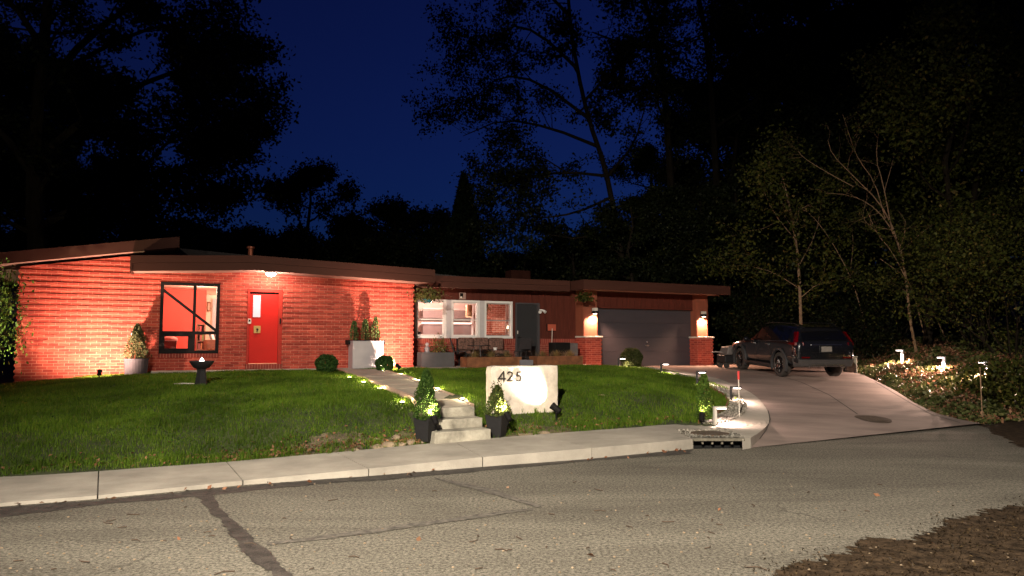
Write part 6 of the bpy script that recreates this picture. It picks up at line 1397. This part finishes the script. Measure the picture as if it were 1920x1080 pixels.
for i, (px, Y, k, sc) in enumerate(((150, 36, 3, .95), (270, 37, 3, 1.0), (345, 35, 3, .85), (1040, 42, 3, .9), (1110, 40, 3, .95), (1180, 38, 3, 1.0), (1250, 41, 1, .8), (1300, 37, 3, 1.0), (1390, 40, 2, .95), (1470, 38, 2, 1.05), (1540, 42, 2, 1.1), (1430, 34, 3, 1.1), (1610, 36, 2, 1.05), (1700, 40, 2, 1.1), (1680, 33, 2, .85), (1790, 35, 2, 1.0), (1880, 38, 2, 1.1), (1960, 33, 2, 1.05), (1345, 45, 2, 1.0), (1230, 48, 2, .85), (1500, 30, 1, .8), (1600, 31, 1, .85), (1760, 30, 1, .9), (1850, 25, 4, .8), (1960, 24, 4, 1.0), (60, 45, 1, 1.0), (-60, 40, 2, .9), (-140, 30, 2, 1.0), (1650, 47, 2, 1.35), (1850, 46, 2, 1.4), (1500, 49, 2, 1.3), (40, 42, 2, 1.1), (130, 38, 2, .95), (190, 42, 2, .7), (-20, 34, 2, 1.0), (460, 41, 3, .9), (540, 37, 3, .85), (620, 38, 3, .9), (700, 38, 3, .9), (780, 39, 3, .95), (840, 38, 3, .7), (910, 38, 3, .7), (985, 37, 3, .8), (1075, 36, 3, .95), (1160, 44, 3, 1.1), (1185, 30.5, 1, .62), (1255, 31, 1, .66), (1318, 31.5, 1, .68), (1385, 31, 1, .7), (1560, 44, 2, 1.55), (1480, 46, 2, 1.45), (1640, 43, 2, 1.5))):
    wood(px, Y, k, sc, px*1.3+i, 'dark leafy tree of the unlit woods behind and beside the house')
# pointed conifer
p = ground_at(868, 33); zt = PY(868, 328, 33).z-p.z; t = thing('pointed_conifer', 'dark narrow pointed conifer rising behind the roof in the middle', 'conifer', p, 0)
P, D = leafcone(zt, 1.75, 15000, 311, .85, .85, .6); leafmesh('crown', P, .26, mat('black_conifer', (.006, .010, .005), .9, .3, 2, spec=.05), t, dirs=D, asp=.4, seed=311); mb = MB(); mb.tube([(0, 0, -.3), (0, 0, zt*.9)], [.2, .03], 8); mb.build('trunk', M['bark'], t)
# right bank: bare sapling clump, leaning stems, bushes
LM = M['leafmid']
ft = lambda px, py: PT(px, py)
f0 = ft(1722, 664)
traced('bare_sapling', 'bare many branched sapling spreading above the ivy bank', [([(1718, 660), (1706, 600), (1700, 525), (1686, 460), (1670, 420)], .050, .03), ([(1686, 460), (1660, 410), (1628, 380), (1590, 365), (1548, 362)], .022, .006), ([(1676, 430), (1650, 380), (1600, 330), (1560, 290), (1552, 262)], .022, .006), ([(1670, 420), (1655, 340), (1642, 300), (1648, 240)], .022, .006), ([(1700, 525), (1672, 470), (1645, 440), (1628, 400)], .018, .006), ([(1600, 350), (1545, 320), (1505, 295), (1495, 280)], .016, .005), ([(1660, 410), (1640, 340), (1610, 300), (1598, 270), (1580, 215)], .018, .005), ([(1658, 360), (1672, 310), (1680, 275)], .014, .005), ([(1690, 470), (1735, 430), (1770, 410)], .014, .004)], f0.y, 401, 900, .09, LM, M['barkpale'], (6, .8, 1), .8, .1, foot=f0)
f0 = ft(1742, 655); traced('leaning_stem', 'thin brown stem with few leaves right of the bare sapling', [([(1738, 648), (1726, 600), (1716, 560), (1700, 520), (1650, 485)], .026, .012), ([(1716, 560), (1690, 540), (1655, 520)], .012, .004)], f0.y, 402, 500, .09, LM, M['barkpale'], (3, .7, 1), .5, .15, foot=f0)
f0 = ft(1780, 648); traced('leaning_stem', 'thin leaning stem farthest right, before the dark thicket', [([(1776, 640), (1752, 590), (1728, 535), (1718, 490)], .022, .01)], f0.y, 403, 300, .09, LM, M['barkpale'], (4, .7, 1), .5, .15, foot=f0)
f0 = ft(1640, 676); traced('leaning_stem', 'long thin forked stem leaning left behind the nearest ivy bollard', [([(1637, 668), (1618, 590), (1594, 515), (1555, 445), (1520, 400), (1495, 388)], .026, .008), ([(1594, 512), (1600, 460), (1598, 434)], .012, .005)], f0.y, 404, 260, .09, LM, M['barkpale'], (3, .7, 1), .5, .15, foot=f0)
p = PY(1502, 625, 25.2); f0 = Vector((p.x, p.y, float(H(p.x, p.y)))); traced('young_tree', 'young tree with pale straight trunk and green leaves behind the car roof', [([(1502, 612), (1498, 495), (1487, 420), (1470, 340), (1460, 300)], .07, .02), ([(1492, 450), (1450, 400), (1420, 330)], .018, .005), ([(1497, 500), (1530, 440), (1540, 380)], .018, .005), ([(1498, 540), (1450, 510), (1410, 500)], .016, .005), ([(1480, 400), (1440, 340), (1444, 290)], .018, .005), ([(1499, 560), (1535, 530), (1560, 530)], .016, .005)], 25.2, 405, 7000, .13, LM, mat('tan_bark', (.2, .125, .075), .9, .3, 8, stretch=(1, 1, .3)), (6, 1.1, 1), 1.2, .3, foot=f0)
# leafy bushes and vine thicket
def bush(lab, p, rx, ry, h, n, seed, m, ls=.095, name='leafy_bush', cat='bush', clip=False):
    rg = random.Random(seed); t = thing(name, lab, cat, p, 0); mb = MB(); tips = []
    for k in range(11):
        an = k*2.4; d = Vector((math.cos(an)*rx*.6, math.sin(an)*ry*.6, h*rg.uniform(.6, 1.0))); limbs(mb, Vector((math.cos(an)*.1, math.sin(an)*.1, -.1)), d, d.length*.75, .03, 2, rg, tips, .8)
    if clip: t.scale = (.55, .55, 1)
    mb.build('stems', M['bark'], t); gg = np.random.default_rng(seed); L = leafcloud(tips, n, .26, seed); leafmesh('foliage', L, ls, m, t, seed=seed, asp=.65, up=.5); return t
for i, (px, py, rx, h, n, lab) in enumerate(((1905, 690, 1.9, 3.2, 9000, 'leafy thicket at the right edge of the picture'), (1835, 640, 1.9, 3.9, 9500, 'vine covered thicket above the farthest right bollard light'), (1815, 560, 1.8, 4.2, 7000, 'dim leafy thicket higher up the slope behind the stems'), (1925, 560, 2.2, 4.6, 9500, 'tall dark thicket at the far right behind the nearer ones'), (1675, 600, 1.3, 2.8, 4200, 'dark leafy bush far behind the bare sapling'), (1600, 660, 1.1, 2.0, 4200, 'dark leafy bush right of the car'), (1420, 652, 1.3, 2.2, 4500, 'dim leafy bush behind the hood of the car'), (1890, 775, .8, .9, 3800, 'low ivy mound at the right end of the street'))):
    Yd = (19.5, 21.5, 26, 25, 28, 25.5, 28, 16.0)[i]; q = PY(px, py, Yd); bush(lab, (q.x, q.y, float(H(q.x, q.y))), rx, rx, h, n, 500+i, LM if i in (0, 1, 7) else LD)
q = ground_at(1735, 23.5); tree('overhanging_tree', 'tree whose leafy lower boughs hang over the ivy bank', q, 11.5, 3.8, .38, 601, 16000, .13, LM, tr=.15, lean=(.6, -1.6), lev=2, nl=10, sprd=.3)
# shrub lit at the far left side of the house
q = PY(-34, 640, 15.2); lz = float(H(q.x, q.y))+.02
bush('bright lit shrub at the left picture edge beside the house corner', (q.x, q.y, lz+.35), .26, .26, 1.75, 4600, 701, leafmat('fresh_leaf', (.07, .14, .02), (.16, .24, .05), trans=.3), .1, 'lit_shrub', 'shrub', True)
spotlamp((q.x-.1, q.y-1.7, lz), (q.x, q.y, lz+2.0), 'small black spotlight under the lit shrub left of the house', 900, (1, .88, .55), 100, .6)
# hedge patch behind the left roof
for i, (px, py, Yd) in enumerate(((130, 430, 30), (230, 425, 31), (330, 430, 30))):
    pass
# ================================================================== the street lamp behind the viewer
sp_ = Vector((-3.2, -5.6, 0)); t = thing('street_lamp', 'tall street lamp on the near side of the road behind the viewer', 'street lamp', sp_, 0)
mb = MB(); mb.tube([(0, 0, 0), (0, 0, .4), (0, 0, 7.2)], [.11, .08, .06], 10); mb.build('pole', M['darkmetal'], t); mb = MB(); mb.tube([(0, 0, 7.15), (.3, .7, 7.4), (.9, 1.9, 7.45)], [.05, .04, .035], 8); mb.build('arm', M['darkmetal'], t)
mb = MB(); mb.hexa([(.75, 1.75, 7.36), (1.15, 1.75, 7.36), (1.15, 2.4, 7.36), (.75, 2.4, 7.36)], [(.82, 1.8, 7.5), (1.08, 1.8, 7.5), (1.08, 2.3, 7.48), (.82, 2.3, 7.48)]); mb.build('lamp_head', M['darkmetal'], t); mb = MB(); mb.box(.8, 1.1, 1.85, 2.3, 7.33, 7.359); mb.build('lens', emit('street_glow', (1, .9, .72), 30), t)
light('SPOT', 'street_lamp_beam', sp_+Vector((.95, 2.1, 7.28)), POW['street'], (1, .89, .72), t, (1.15, 9.0, .8), 81, 1.0, .12)
# ================================================================== sky
wd = bpy.data.worlds.new('World'); scene.world = wd; wd.use_nodes = True; nt = wd.node_tree; bg = nt.nodes['Background']
sky = nt.nodes.new('ShaderNodeTexSky'); sky.sky_type = 'NISHITA'; sky.sun_disc = False; sky.sun_elevation = R(-2.0); sky.sun_rotation = R(20); sky.ozone_density = 6; sky.air_density = 1.0; sky.dust_density = 1.0
hs = nt.nodes.new('ShaderNodeMix'); hs.data_type = 'RGBA'; hs.blend_type = 'MULTIPLY'; hs.inputs[0].default_value = 1; hs.inputs[7].default_value = (*SKYTINT, 1)
nt.links.new(sky.outputs[0], hs.inputs[6]); nt.links.new(hs.outputs[2], bg.inputs['Color']); bg.inputs['Strength'].default_value = SKYS
d_ = ray(529, 88); d_ = d_/np.linalg.norm(d_); o = MB().ball(tuple(CAM+d_*900), .62, 8, 6).build('star', emit('star_glow', (.8, .88, 1), 1.2)); tag(o, 'single bright star in the dark blue sky above the porch roof', 'star')
scene.view_settings.view_transform = 'Standard'; scene.view_settings.look = 'None'; scene.view_settings.exposure = 0; scene.view_settings.gamma = 1
scene.cycles.use_denoising = True; scene.cycles.max_bounces = 5; scene.cycles.sample_clamp_indirect = 3; scene.cycles.transparent_max_bounces = 12
